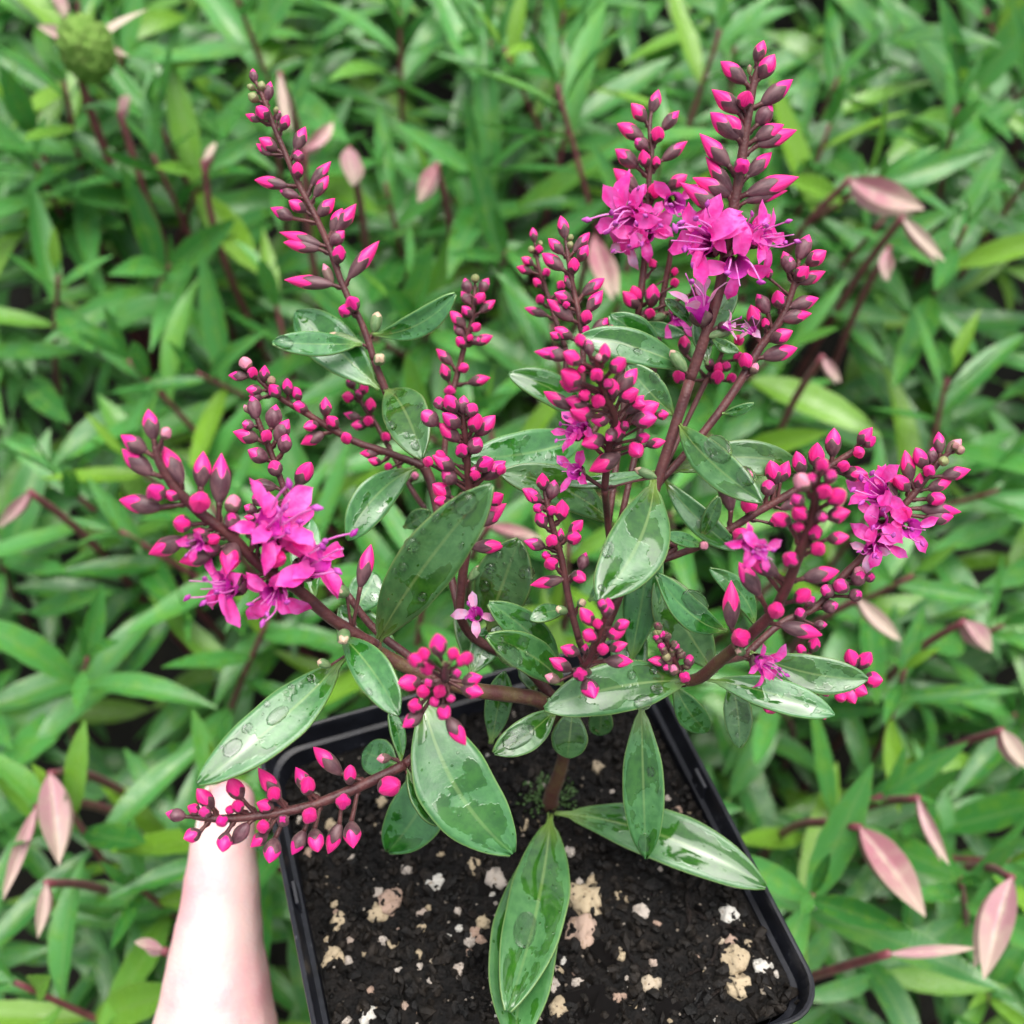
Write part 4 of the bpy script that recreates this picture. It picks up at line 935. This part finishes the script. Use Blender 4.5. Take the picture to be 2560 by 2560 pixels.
spike(4, [(4, 1290, 1780, 19.7, 9), (4, 1350, 1690, 19.2, 9), (4, 1390, 1580, 18.8, 9), (4, 1425, 1480, 18.5, 7), (4, 1430, 1440, 18.4, 4)],
 [(1430,1485,1440,1382,82,'n'),(1362,1532,1288,1436,78,'n'),(1470,1545,1553,1512,66,'n'),(1390,1545,1376,1498,56,'n'),(1372,1602,1308,1568,76,'n'),(1432,1582,1533,1558,78,'n'),(1282,1682,1182,1648,72,'n'),(1310,1685,1320,1626,40,'n'),(1410,1672,1412,1645,66,'n'),(1440,1662,1544,1628,66,'n'),
  (1422,1722,1574,1725,78,'n'),(1242,1772,1122,1708,82,'n'),(1290,1802,1288,1785,76,'n'),(1318,1825,1368,1924,98,'n'),(1182,1832,1098,1800,58,'p'),(1420,1440,1400,1400,60,'y')])
rs = random.Random(5)
tiny = [(150, 1620, 42, 1610, 66, 'n'), (255, 1645, 272, 1580, 62, 'y'), (235, 1700, 245, 1705, 64, 'n'), (190, 1685, 170, 1640, 56, 'p')]
for k in range(30):
    t = k / 29; cx = 195 - 105 * t; cy = 1650 - 215 * t; wd = 75 * (1 - t) ** .6 + 14; a = rs.uniform(0, 6.28)
    x1 = cx + math.cos(a) * wd; y1 = cy + math.sin(a) * wd * .6 - 12
    tiny.append((cx + math.cos(a) * wd * .45, cy + math.sin(a) * wd * .3, x1, y1, rs.uniform(34, 48), rs.choice('tttyg')))
spike(5, [(5, 205, 1660, 20.8, 8), (5, 160, 1550, 20.5, 6), (5, 100, 1445, 20.3, 4)], tiny, (), 'tight unopened cluster of small purplish green buds')
spike(9, [(9, 685, 960, 18.4, 10), (9, 690, 900, 17.6, 10), (9, 692, 840, 17.0, 6)],
 [(640,775,620,590,140,'n'),(525,795,498,715,106,'n'),(485,838,405,775,116,'n'),(560,895,520,845,120,'n'),(740,795,762,715,98,'n'),(825,825,893,755,116,'n'),(800,845,835,770,96,'n'),(485,985,305,990,140,'n'),(532,1055,480,1062,110,'n'),(640,1065,642,1050,116,'n'),(825,985,985,938,118,'n'),(815,1035,995,1072,128,'n'),
  (485,1172,395,1172,118,'n'),(505,1228,340,1348,120,'n'),(660,1185,692,1272,130,'n'),(700,1262,852,1493,140,'n'),(690,860,670,815,52,'g'),(720,840,730,795,48,'g'),(705,870,712,845,50,'g'),(560,1000,545,985,90,'y'),(760,930,790,900,90,'y'),(610,1130,590,1150,90,'y'),(720,1090,740,1130,84,'y')], (), 'spike seen end on from its tip, buds radiating')
spike(6, [(6, 1530, 540, 20.4, 13), (6, 1280, 660, 20.2, 14), (6, 1080, 740, 20, 13), (6, 900, 790, 19.8, 12), (6, 700, 820, 19.6, 11), (6, 520, 830, 19.4, 10), (6, 390, 820, 19.3, 6)],
 [(355,820,243,800,76,'y'),(425,792,362,763,60,'n'),(502,775,412,668,82,'n'),(432,902,340,938,76,'n'),(560,832,535,852,66,'n'),(652,725,586,612,92,'n'),(642,785,622,738,66,'n'),(612,782,566,785,50,'n'),(572,902,550,1010,82,'n'),(692,852,598,972,82,'y'),(862,725,740,556,92,'n'),(832,725,820,665,76,'n'),(822,772,732,745,76,'n'),
  (780,882,755,862,72,'n'),(792,902,700,984,76,'n'),(832,932,800,1070,96,'n'),(1022,695,942,552,86,'n'),(1002,695,1012,606,86,'n'),(1020,822,1015,805,90,'n'),(992,892,922,1026,86,'n'),(1040,885,1062,1010,92,'n'),(1192,595,1036,444,92,'n'),(1232,645,1236,540,72,'n'),(1200,742,1195,735,86,'n'),(1182,852,1116,1020,86,'n'),(1240,842,1252,990,96,'n'),
  (1400,660,1492,652,116,'n'),(1455,502,1376,510,58,'p'),(1540,590,1585,690,50,'s'),(470,800,440,790,70,'y'),(880,850,870,830,70,'y')])
spike(5, [(5, 530, 1530, 19.7, 15), (5, 700, 1370, 18.9, 14), (5, 780, 1230, 18.4, 14), (5, 850, 1050, 17.9, 13), (5, 920, 850, 17.4, 12), (5, 945, 700, 17, 10), (5, 962, 600, 16.8, 6)],
 [(970,595,985,535,76,'n'),(892,695,848,614,98,'p'),(920,665,920,608,66,'y'),(1010,655,1032,596,76,'y'),(980,725,1002,688,88,'n'),(1020,765,1094,706,98,'n'),(1000,845,1130,813,92,'n'),(880,845,828,798,88,'n'),(802,875,710,836,88,'n'),(830,885,868,902,60,'n'),(930,965,952,884,78,'n'),(1002,962,1124,948,78,'n'),(940,1025,972,1002,82,'n'),(820,1085,792,1052,88,'n'),
  (742,1155,574,1054,98,'n'),(872,1172,1070,1132,92,'n'),(642,1265,530,1084,104,'n'),(832,1295,914,1236,88,'n'),(490,1445,490,1182,92,'n'),(725,1340,735,1348,94,'n'),(560,1490,520,1490,104,'n'),(752,1422,980,1477,92,'n'),(860,760,830,740,80,'y'),(960,830,990,850,70,'y')],
 [(530,960,640,1010,210,1),(600,1010,700,1050,220,4)], 'nearest, slightly blurred spike on the right')
spike(5, [(5, 100, 1080, 21.8, 9), (5, 340, 990, 21.7, 9.5), (5, 480, 910, 21.6, 10), (5, 640, 810, 21.5, 10), (5, 800, 720, 21.4, 10), (5, 920, 640, 21.3, 9.5), (5, 1050, 550, 21.2, 9), (5, 1180, 470, 21.1, 7)],
 [(1170,452,1248,360,78,'n'),(1202,462,1265,412,66,'n'),(1162,492,1188,500,68,'n'),(1032,522,1042,363,92,'n'),(940,575,952,442,92,'n'),(872,615,838,488,84,'n'),(1092,612,1225,610,88,'n'),(1072,585,1112,556,66,'n'),(732,665,698,538,84,'n'),(750,655,798,540,78,'n'),(490,815,438,583,98,'n'),(590,795,580,755,92,'n'),(682,725,690,645,78,'y'),(752,802,856,748,58,'n'),(535,952,548,940,98,'n'),
  (330,1010,355,985,50,'p'),(700,880,760,850,60,'n'),(370,930,410,850,44,'s')])
spike(5, [(5, 560, 1590, 21.8, 10), (5, 760, 1410, 21.9, 9), (5, 940, 1330, 22, 9), (5, 1090, 1160, 21.9, 10), (5, 1190, 1060, 21.8, 10), (5, 1290, 930, 21.6, 10), (5, 1400, 800, 21.5, 9.5), (5, 1500, 680, 21.4, 9), (5, 1600, 550, 21.3, 8), (5, 1680, 485, 21.2, 4)],
 [(1610,505,1602,384,66,'n'),(1562,555,1572,466,60,'y'),(1532,585,1478,470,78,'n'),(1642,505,1726,424,66,'p'),(1690,485,1742,480,54,'g'),(1680,470,1705,455,44,'g'),(1640,540,1620,545,56,'g'),(1452,655,1422,482,82,'n'),(1552,605,1550,585,68,'n'),(1620,625,1776,588,76,'n'),(1442,695,1364,624,82,'n'),(1492,695,1503,604,56,'n'),(1540,695,1676,646,66,'n'),(1540,745,1640,745,82,'n'),
  (1372,755,1276,564,88,'n'),(1500,795,1726,816,88,'n'),(1530,845,1684,840,86,'n'),(1415,835,1432,805,76,'n'),(1032,1252,978,1226,76,'y'),(982,1335,1065,1310,76,'y'),(1102,1232,1056,1196,84,'y'),(1152,1205,1196,1134,84,'y'),(872,1392,850,1334,64,'y'),(902,1312,924,1276,62,'y'),(1132,1272,1186,1250,72,'y'),(932,1422,1006,1420,56,'y'),(1170,1170,1180,1110,64,'p'),(1220,1170,1250,1160,60,'y')],
 [(1340,760,1220,690,240,2),(1310,720,1210,640,240,0),(1300,860,1250,850,210,2),(1290,960,1320,1000,240,3),(1420,890,1500,920,260,2),(1260,1000,1220,1030,160,-2)])
spike(5, [(5, 560, 1590, 21.9, 9), (5, 800, 1680, 22.3, 8), (5, 1000, 1740, 22.5, 7), (5, 1150, 1700, 22.5, 6)],
 [(1152,1652,1118,1552,78,'n'),(1172,1655,1240,1568,82,'n'),(1202,1712,1304,1720,84,'n'),(1132,1752,1220,1792,84,'n'),(1102,1742,1154,1846,84,'n'),(1062,1790,1090,1825,60,'n'),(922,1565,948,1484,68,'n'),(882,1575,848,1534,56,'n'),(742,1800,678,1892,108,'n'),(872,1850,872,1914,68,'n'),(980,1760,1010,1800,60,'y'),(985,1870,990,1930,50,'n')])
spike(5, [(5, 500, 1560, 19.9, 8), (5, 560, 1585, 19.75, 5), (5, 590, 1600, 19.7, 4)],
 [(560,1570,520,1560,50,'s')], [(595,1605,770,1700,250,1),(600,1600,720,1640,200,0)], 'single open flower in front of the lower right leaves')

spike(2, [(2, 1120, 1932, 22.8, 7), (2, 1180, 1820, 22.8, 6), (2, 1200, 1740, 22.8, 4)],
 [(992,1802,985,1684,68,'n'),(965,1945,958,1880,74,'n'),(1122,1885,1120,1815,48,'n'),(1160,1905,1182,1836,56,'n'),(1200,1785,1190,1724,54,'n'),(1262,1825,1295,1790,58,'n'),(1152,1945,1184,1886,76,'n'),(1232,1940,1254,1902,58,'n'),(1280,1730,1285,1705,60,'n'),(1140,1850,1110,1830,50,'y'),(1210,1880,1220,1840,54,'y')])

# --- leaves
LEAVES = []
def leaf(rb, bx, by, bd, rt, tx, ty, td, wpx, bend=0.06, side=0.0, roll=0.0, fold=0.16, prof=0.85, shape=0.78):
    B = P(*R(rb, bx, by), bd); T = P(*R(rt, tx, ty), td); A = T - B; L = A.length; A.normalize()
    view = (CAM - B.lerp(T, .5)).normalized(); nrm = (view + Vector((0, 0, 0.25))).normalized()
    nrm = (nrm - A * nrm.dot(A)).normalized(); nrm = Matrix.Rotation(RAD(roll), 3, A) @ nrm
    sd_ = A.cross(nrm).normalized(); W = wpx / FPX * (bd + td) / 2 * CM / max(.45, math.cos(RAD(roll)))
    nu, nv = 10, 26; v, f, u = [], [], []; k0 = random.uniform(0, 99)
    for j in range(nv + 1):
        t = j / nv; tm = 0.56 if shape < .9 else .50; wv = W / 2 * (max(.05, math.sin(math.pi / 2 * t / tm) ** 1.05) if t < tm else max(.03, (1 - ((t - tm) / (1 - tm)) ** 2.3)) ** 0.72)
        if t < .08: wv = max(wv * .7, W * .05)
        arch = bend * 4 * t * (1 - t); lat = side * 4 * t * (1 - t)
        for i in range(nu + 1):
            s = i / nu * 2 - 1
            z = abs(s) ** 1.3 * wv * fold + 0.05 * W * noise.noise(Vector((t * 3.2, s * 1.4, k0)))
            xx_ = s * wv * (1 + (0.012 * math.sin(t * 140 + k0) if abs(s) == 1 else 0))
            v.append(A * (L * t) + nrm * (arch * L + z) + sd_ * (lat * L + xx_)); u.append((s * .5 + .5, t))
    for j in range(nv):
        for i in range(nu):
            a = j * (nu + 1) + i; f.append((a, a + 1, a + nu + 2, a + nu + 1))
    o = mesh_obj('leaf', py_mesh('leaf', v, f, u), M['leaf'], plant, B)
    so = o.modifiers.new('thickness', 'SOLIDIFY'); so.thickness = 0.00045; so.offset = -1
    o['_g'] = len(LEAVES); LEAVES.append((o, B, [q + B for q in v], nu + 1)); del o['_g']
    return LEAVES[-1]
def drop(lf, r, x, y, rp, asp=1.0, hgt=1.15):
    o, B, pts, w_ = lf; px, py = R(r, x, y)
    k = min((j * w_ + i for j in range(1, 26) for i in range(1, w_ - 1)), key=lambda q: (proj(pts[q])[0] - px) ** 2 + (proj(pts[q])[1] - py) ** 2)
    p = pts[k]; n = (pts[k + 1] - pts[k - 1]).cross(pts[k + w_] - pts[k - w_]).normalized()
    if n.dot(CAM - p) < 0: n = -n
    s = rp * S(r) / FPX * proj(p)[2] * CM
    al = (pts[k + w_] - pts[k - w_]).normalized(); x_ = al.cross(n).normalized()
    m4 = Matrix(((x_.x, al.x, n.x), (x_.y, al.y, n.y), (x_.z, al.z, n.z))).to_4x4(); m4.translation = p
    link(bpy.data.objects.new('water_drop', DROP), o, m4 @ Matrix.Diagonal((s, s * asp, s * hgt, 1)))

leaf(1, 1040, 1780, 22.4, 1, 1540, 1535, 21.6, 62, .05, .10, 15)
L2 = leaf(1, 975, 1835, 22.4, 1, 438, 1825, 21.4, 62, .03, -.02, 10)
drop(L2, 1, 505, 1830, 50, 1.2)
leaf(3, 1500, 262, 22.6, 1, 575, 1640, 22.9, 118, .05, .0)
L4 = leaf(4, 248, 262, 22.5, 4, 440, 632, 20.8, 112, .10, -.06, 8, .2, .8, .8)
drop(L4, 4, 255, 480, 30, 1.3); drop(L4, 4, 450, 345, 20); drop(L4, 4, 400, 560, 24, 1.5); drop(L4, 4, 350, 520, 18, 1.4)
leaf(3, 1695, 685, 22.6, 3, 1325, 1075, 21.8, 92, .07, .10, -12)
L6 = leaf(4, 190, 1640, 20.9, 4, 812, 775, 18.6, 142, .07, -.03, 8, .14, .75, .88)
for x, y, r_, a_ in ((670,880,62,1.2),(400,1085,46,1),(488,940,24,1.3),(345,1228,28,1),(282,1250,18,1),(450,1388,26,1.3),(632,1110,17,1.3),(560,860,22,1.4),(432,985,18,1),(500,1350,10,1),(330,1150,9,1),(590,1010,11,1)): drop(L6, 4, x, y, r_, a_)
L7 = leaf(4, 790, 1560, 21.9, 4, 960, 1075, 20.9, 140, .04, .0, -8)
for x, y, r_, a_ in ((1000,1240,52,.8),(812,1225,32,1),(860,1160,26,1),(872,1212,13,1),(765,1310,34,1.1),(985,1130,28,1.3),(930,1170,14,1),(990,1405,12,1)): drop(L7, 4, x, y, r_, a_)
leaf(4, 1185, 1790, 21.8, 4, 800, 1412, 20.6, 86, .08, .04, 10)
L9 = leaf(4, 1205, 1862, 21.6, 4, 792, 1588, 20.2, 92, .08, .05, 5)
drop(L9, 4, 900, 1685, 62, 1.6, .8); drop(L9, 4, 1000, 1670, 18); drop(L9, 4, 880, 1605, 14)
L10 = leaf(4, 1685, 745, 20.9, 4, 1390, 1398, 19.2, 148, .05, -.07, -6, .14, .78, .85)
drop(L10, 4, 1390, 1110, 34, 1.6, .5); drop(L10, 4, 1490, 855, 12); drop(L10, 4, 1400, 1330, 26, .8, .5)
leaf(4, 1480, 1010, 22.0, 4, 862, 712, 20.9, 96, .06, .08, 6)
leaf(4, 1360, 500, 22.6, 4, 690, 640, 21.4, 112, .05, -.05, 0)
leaf(4, 1370, 480, 23, 4, 905, 178, 22.4, 80, .06, .08, 12)
L14 = leaf(8, 1695, 1375, 21.3, 8, 795, 1098, 20.8, 86, .05, .04, 6)
drop(L14, 8, 1270, 1230, 30, 1.4, .6)
leaf(8, 1450, 1330, 22.4, 8, 1050, 925, 21.9, 84, .05, .06)
L16 = leaf(8, 1575, 1745, 21.2, 8, 1185, 1330, 20.9, 82, .04, -.03)
drop(L16, 8, 1410, 1440, 40, 1.4, .5)
leaf(2, 1090, 1775, 21.3, 2, 1265, 1465, 21.6, 58, .03, -.06, -15)
leaf(2, 1110, 1850, 21.6, 2, 1060, 1600, 21.9, 46, .03, 0, 20)
L18 = leaf(5, 205, 335, 21.1, 5, 655, 762, 19.4, 88, .09, .04, 8)
drop(L18, 5, 430, 462, 70, 1.5, .7); drop(L18, 5, 585, 625, 50, 1.2, .8)
leaf(5, 150, 605, 21.6, 5, 880, 590, 21.6, 86, .10, -.10, 5)
leaf(5, 120, 630, 21.7, 5, 515, 1020, 21.5, 64, .04, .04, 10)
L21 = leaf(5, 470, 1450, 21.2, 5, 92, 1150, 20.2, 72, .10, -.12, 8)
drop(L21, 5, 310, 1290, 60, 1.6, .6)
L22 = leaf(5, 410, 1680, 22.0, 5, 95, 1160, 21.6, 122, .04, -.03)
leaf(4, 1560, 1740, 22.2, 4, 1688, 1055, 21.5, 90, .03, .0, -10)
L24 = leaf(7, 1135, 92, 21.0, 7, 345, 238, 20.1, 126, .06, .05, -6, .14, .72, .92)
drop(L24, 7, 800, 50, 27); drop(L24, 7, 922, 45, 24); drop(L24, 7, 860, 205, 44, 1.3, .5); drop(L24, 7, 385, 195, 16); drop(L24, 7, 940, 130, 36, 1.1, .5)
L25 = leaf(7, 865, 190, 21.6, 7, 890, 1045, 22.2, 102, .05, .0, 4, .12, .8, .95)
drop(L25, 7, 925, 570, 24, 1.3, .6); drop(L25, 7, 965, 670, 14, 2); drop(L25, 7, 890, 960, 40, 1.5, .5)
L26 = leaf(7, 400, 800, 24.3, 7, 1535, 1195, 22.7, 128, .09, -.05, -5, .2, .72, .82)
for k in range(10): drop(L26, 7, random.uniform(560, 1000), random.uniform(880, 1090), random.uniform(3, 6))
L27 = leaf(7, 378, 800, 24.3, 7, 150, 1862, 20.1, 148, .03, -.03, 4, .16, .72, .9)
for k in range(12): drop(L27, 7, random.uniform(180, 430), random.uniform(930, 1700), random.uniform(3, 6))
drop(L27, 7, 240, 1440, 80, 1.5, .35)
leaf(7, 340, 900, 24.3, 7, 190, 2050, 20.0, 166, .0, .02, 0)
L29 = leaf(6, 1620, 150, 20.6, 7, 175, 1018, 20.3, 186, .07, .10, -6, .12, .75, .95)
leaf(6, 1790, 380, 22.0, 6, 1435, 1010, 22.8, 138, .05, -.05)
leaf(6, 1500, 545, 22.2, 6, 1305, 470, 22.7, 90, .03, 0)
leaf(6, 1510, 530, 20.4, 6, 1450, 250, 20.6, 36, .05, .04, 25)
leaf(6, 1535, 550, 20.4, 6, 1705, 865, 20.3, 48, .05, .06, -25)
L33 = leaf(3, 1310, 1700, 20.4, 6, 415, 640, 18.6, 126, .06, -.05, 10, .18, .72, .92)
drop(L33, 6, 1035, 70, 26, 1, .4); drop(L33, 6, 680, 345, 26, 1.3, .4); drop(L33, 6, 910, 110, 18, 1, .4); drop(L33, 6, 600, 440, 40, 1.5, .35); drop(L33, 6, 840, 290, 40, 1.8, .35); drop(L33, 6, 770, 210, 20, 1, .4); drop(L33, 6, 525, 405, 14, 1, .4)
L34 = leaf(3, 1285, 1580, 20.0, 6, 1500, 275, 18.8, 92, .09, -.05, 8)
drop(L34, 6, 1330, 165, 20, 1.5, .5)
L35 = leaf(7, 420, 225, 21.5, 7, 75, 480, 20.9, 80, .07, -.05, -5)
drop(L35, 7, 200, 385, 62, 1.6, .6)
L36 = leaf(7, 500, 230, 21.7, 7, 468, 505, 22.0, 90, .07, .0)
leaf(7, 660, 200, 22.3, 7, 640, 385, 23.0, 60, .05, 0)
L37 = leaf(7, 1345, 70, 21.9, 7, 1392, 450, 21.8, 68, .06, -.04, 6, .2, .72, .95)
drop(L37, 7, 1425, 268, 7); drop(L37, 7, 1385, 380, 12, 1.4)
leaf(7, 1040, 100, 21.8, 7, 1225, 365, 22.6, 70, .05, .05, 8)
leaf(5, 590, 1570, 20.9, 5, 1225, 1712, 20.4, 92, .05, .06, 6)
leaf(5, 360, 1715, 20.9, 5, 1045, 1905, 20.3, 82, .05, -.02, -6)
leaf(5, 335, 1000, 21.6, 5, 138, 935, 21.1, 34, .06, .0, 10)
leaf(5, 325, 960, 21.6, 5, 425, 735, 21.2, 38, .05, .0, 15)
leaf(5, 620, 1440, 21.9, 5, 375, 1122, 21.4, 54, .08, .10, 8)
leaf(4, 700, 1800, 22.0, 4, 870, 1530, 22.4, 74, .04, -.04)
leaf(4, 710, 1790, 22.2, 4, 640, 1440, 22.5, 66, .04, .05, 20)
leaf(4, 1215, 1450, 20.8, 4, 1020, 1500, 20.4, 44, .06, .05, 15)
leaf(4, 1330, 1400, 21.6, 4, 1500, 1290, 21.5, 50, .04, 0)
leaf(4, 1690, 700, 21.2, 4, 1215, 775, 20.6, 34, .06, -.06, 20)
leaf(3, 1160, 1420, 20.9, 3, 1130, 960, 21.4, 78, .05, -.08, 5)
leaf(3, 1350, 1480, 21.6, 3, 1480, 1250, 21.9, 90, .03, .02)
leaf(3, 1640, 1760, 21.6, 3, 1290, 1430, 21.9, 110, .04, -.05)
leaf(4, 340, 1010, 23.2, 4, 480, 920, 22.8, 44, .05, .0)
leaf(7, 60, 430, 22.6, 7, 130, 40, 22.2, 66, .03, 0)
leaf(4, 1050, 1900, 22.3, 4, 990, 1700, 22.8, 60, .04, .03)
leaf(2, 1030, 1640, 20.9, 2, 885, 1500, 20.7, 30, .05, .05, 10)
leaf(2, 770, 1620, 22.8, 2, 990, 1690, 22.4, 36, .08, .04, 10)
leaf(5, 440, 290, 21.2, 5, 612, 236, 20.9, 24, .06, .04, 15)
leaf(8, 1810, 1190, 21, 8, 1932, 1060, 20.8, 20, .05, .0, 10)
leaf(2, 1130, 1700, 20.8, 2, 1280, 1780, 20.5, 30, .08, .05, 10)
leaf(4, 1540, 1880, 22.2, 4, 1560, 1500, 22.6, 90, .03, 0)

# fallen blossom resting on a lower leaf
a = P(*R(9, 950, 470), 21.2); b = P(*R(9, 920, 420), 20.75)
root = bpy.data.objects.new('fallen_flower', flower_mesh('fallen_flower', 1.1, True, 77)); m4 = basis(a, b, .6); m4.translation = a
link(root, None, m4 @ Matrix.Scale(0.0062, 4)); tag(root, 'small faded pink blossom fallen on a leaf at the centre of the plant', 'flower')

# moss tufts round the stem foot
v, f, u = [], [], []
for k in range(260):
    a_ = random.uniform(0, 6.28); q = random.uniform(.15, .75); x = xx_b = None
    bx_, by_, _ = (POTI @ BASE) / CM
    x = bx_ + math.cos(a_) * q; y = by_ + 0.25 + math.sin(a_) * q * .8
    z = soil_h(x, y); d = Vector((math.cos(a_) * .6 + random.gauss(0, .4), math.sin(a_) * .6 + random.gauss(0, .4), random.uniform(.3, 1.4)))
    fr = frame(d, Vector((0, 0, 1))); s_ = random.uniform(.07, .17); b0 = len(v)
    g = bed_leaf_geo(s_, s_ * .42, 2, 4, .3, .3)
    off = Vector((x, y, z + random.uniform(0, .22 * (1 - q))))
    for p in g[0]: v.append((off + fr @ p) * CM)
    u.extend(g[2]); f.extend([tuple(b0 + i for i in fc) for fc in g[1]])
tag(mesh_obj('moss', py_mesh('moss', v, f, u), M['moss'], soil, POT), kind='stuff')

# ------------------------------------------------------------------ the hand under and beside the pot
def hand():
    J = []; E = []; RR = []
    def j(p, r): J.append(p); RR.append(r); return len(J) - 1
    def pp(x, y, d): return P(x, y, d)
    def pl(x, y, z): return POT @ (Vector((x, y, z)) * CM)
    wrist = j(pp(380, 3150, 27.5), .026); w2 = j(pp(300, 3700, 27.5), .027); E.append((wrist, w2))
    palm = j(pp(560, 2900, 28.0), .021); E.append((palm, wrist))
    palm2 = j(pp(760, 2820, 29.5), .017); E.append((palm2, palm))
    # thumb up along the left wall
    t0 = j(pp(533, 2640, 26.9), .0172); t1 = j(pp(541, 2470, 27.0), .0142); t2 = j(pp(543, 2375, 27.1), .0122); t3 = j(pp(553, 2250, 27.3), .0106)
    t4 = j(pp(556, 2120, 27.5), .0089); t5 = j(pp(578, 2010, 27.7), .0068)
    E.extend([(palm, t0), (t0, t1), (t1, t2), (t2, t3), (t3, t4), (t4, t5)])
    # side of the palm and first knuckle, in the pot's shade
    q0 = j(pl(-4.75, -5.4, -7.6), .0125); q1 = j(pl(-4.7, -2.9, -6.6), .0095); q2 = j(pl(-4.65, -0.6, -6.2), .008)
    kb = j(pp(474, 2398, 27.0), .0060); E.append((t2, kb))
    E.extend([(palm, q0), (q0, q1), (q1, q2)])
    # four fingers reach under the pot floor and curl up at its far side
    for k, (x0, ln) in enumerate(((-2.6, 1.0), (-0.9, 1.1), (0.8, 1.05), (2.3, .85))):
        r = (.0088, .009, .0085, .0075)[k]
        k0 = j(pl(x0 * .75, -3.4, -9.9), r * 1.15); E.append((palm2 if k else palm2, k0))
        k1 = j(pl(x0, -3.4 + 2.6 * ln, -9.75), r); k2 = j(pl(x0 * 1.02, -3.4 + 4.6 * ln, -9.62), r * .93); k3 = j(pl(x0 * 1.02, -3.4 + 6.4 * ln, -9.45), r * .82)
        E.extend([(k0, k1), (k1, k2), (k2, k3)])
    o0 = J[palm]
    bm = bmesh.new()
    for a, b in E:
        n_ = max(2, int((J[a] - J[b]).length / 0.004))
        for k in range(n_ + 1):
            t = k / n_; t2_ = t * t * (3 - 2 * t)
            m4 = Matrix.Translation(J[a].lerp(J[b], t) - o0) @ Matrix.Scale(RR[a] * (1 - t2_) + RR[b] * t2_, 4)
            bmesh.ops.create_icosphere(bm, subdivisions=2, radius=1.0, matrix=m4)
    me = bpy.data.meshes.new('hand'); bm.to_mesh(me); bm.free()
    o = mesh_obj('hand', me, M['skin'], None, o0)
    rm = o.modifiers.new('remesh', 'REMESH'); rm.mode = 'VOXEL'; rm.voxel_size = 0.0013; rm.use_smooth_shade = True
    sm = o.modifiers.new('smooth', 'SMOOTH'); sm.factor = .5; sm.iterations = 10
    tag(o, 'pale bare hand holding the pot with its thumb along the left side', 'hand')
    # thumb nail on the outer side
    v, f = [], []
    c = J[t5].lerp(J[t4], .25); ax = (J[t5] - J[t4]).normalized(); outw = (RT * -1.0 + FW * .25); outw = (outw - ax * outw.dot(ax)).normalized(); sd_ = ax.cross(outw)
    for jx in range(7):
        for ix in range(7):
            s = ix / 6 * 2 - 1; t = jx / 6 * 2 - 1; wd = .0055 * (1 - .35 * max(0, t) ** 3)
            v.append(c + ax * (t * .0065) + sd_ * (s * wd) + outw * (.0078 - s * s * .0022) - o0)
    for jx in range(6):
        for ix in range(6): a = jx * 7 + ix; f.append((a, a + 1, a + 8, a + 7))
    nl = mesh_obj('thumb_nail', py_mesh('thumb_nail', v, f), M['nail'], o, o0)
    nl.modifiers.new('thickness', 'SOLIDIFY').thickness = 0.0006
hand()
print('shoots', cnt, 'objects', len(bpy.data.objects))
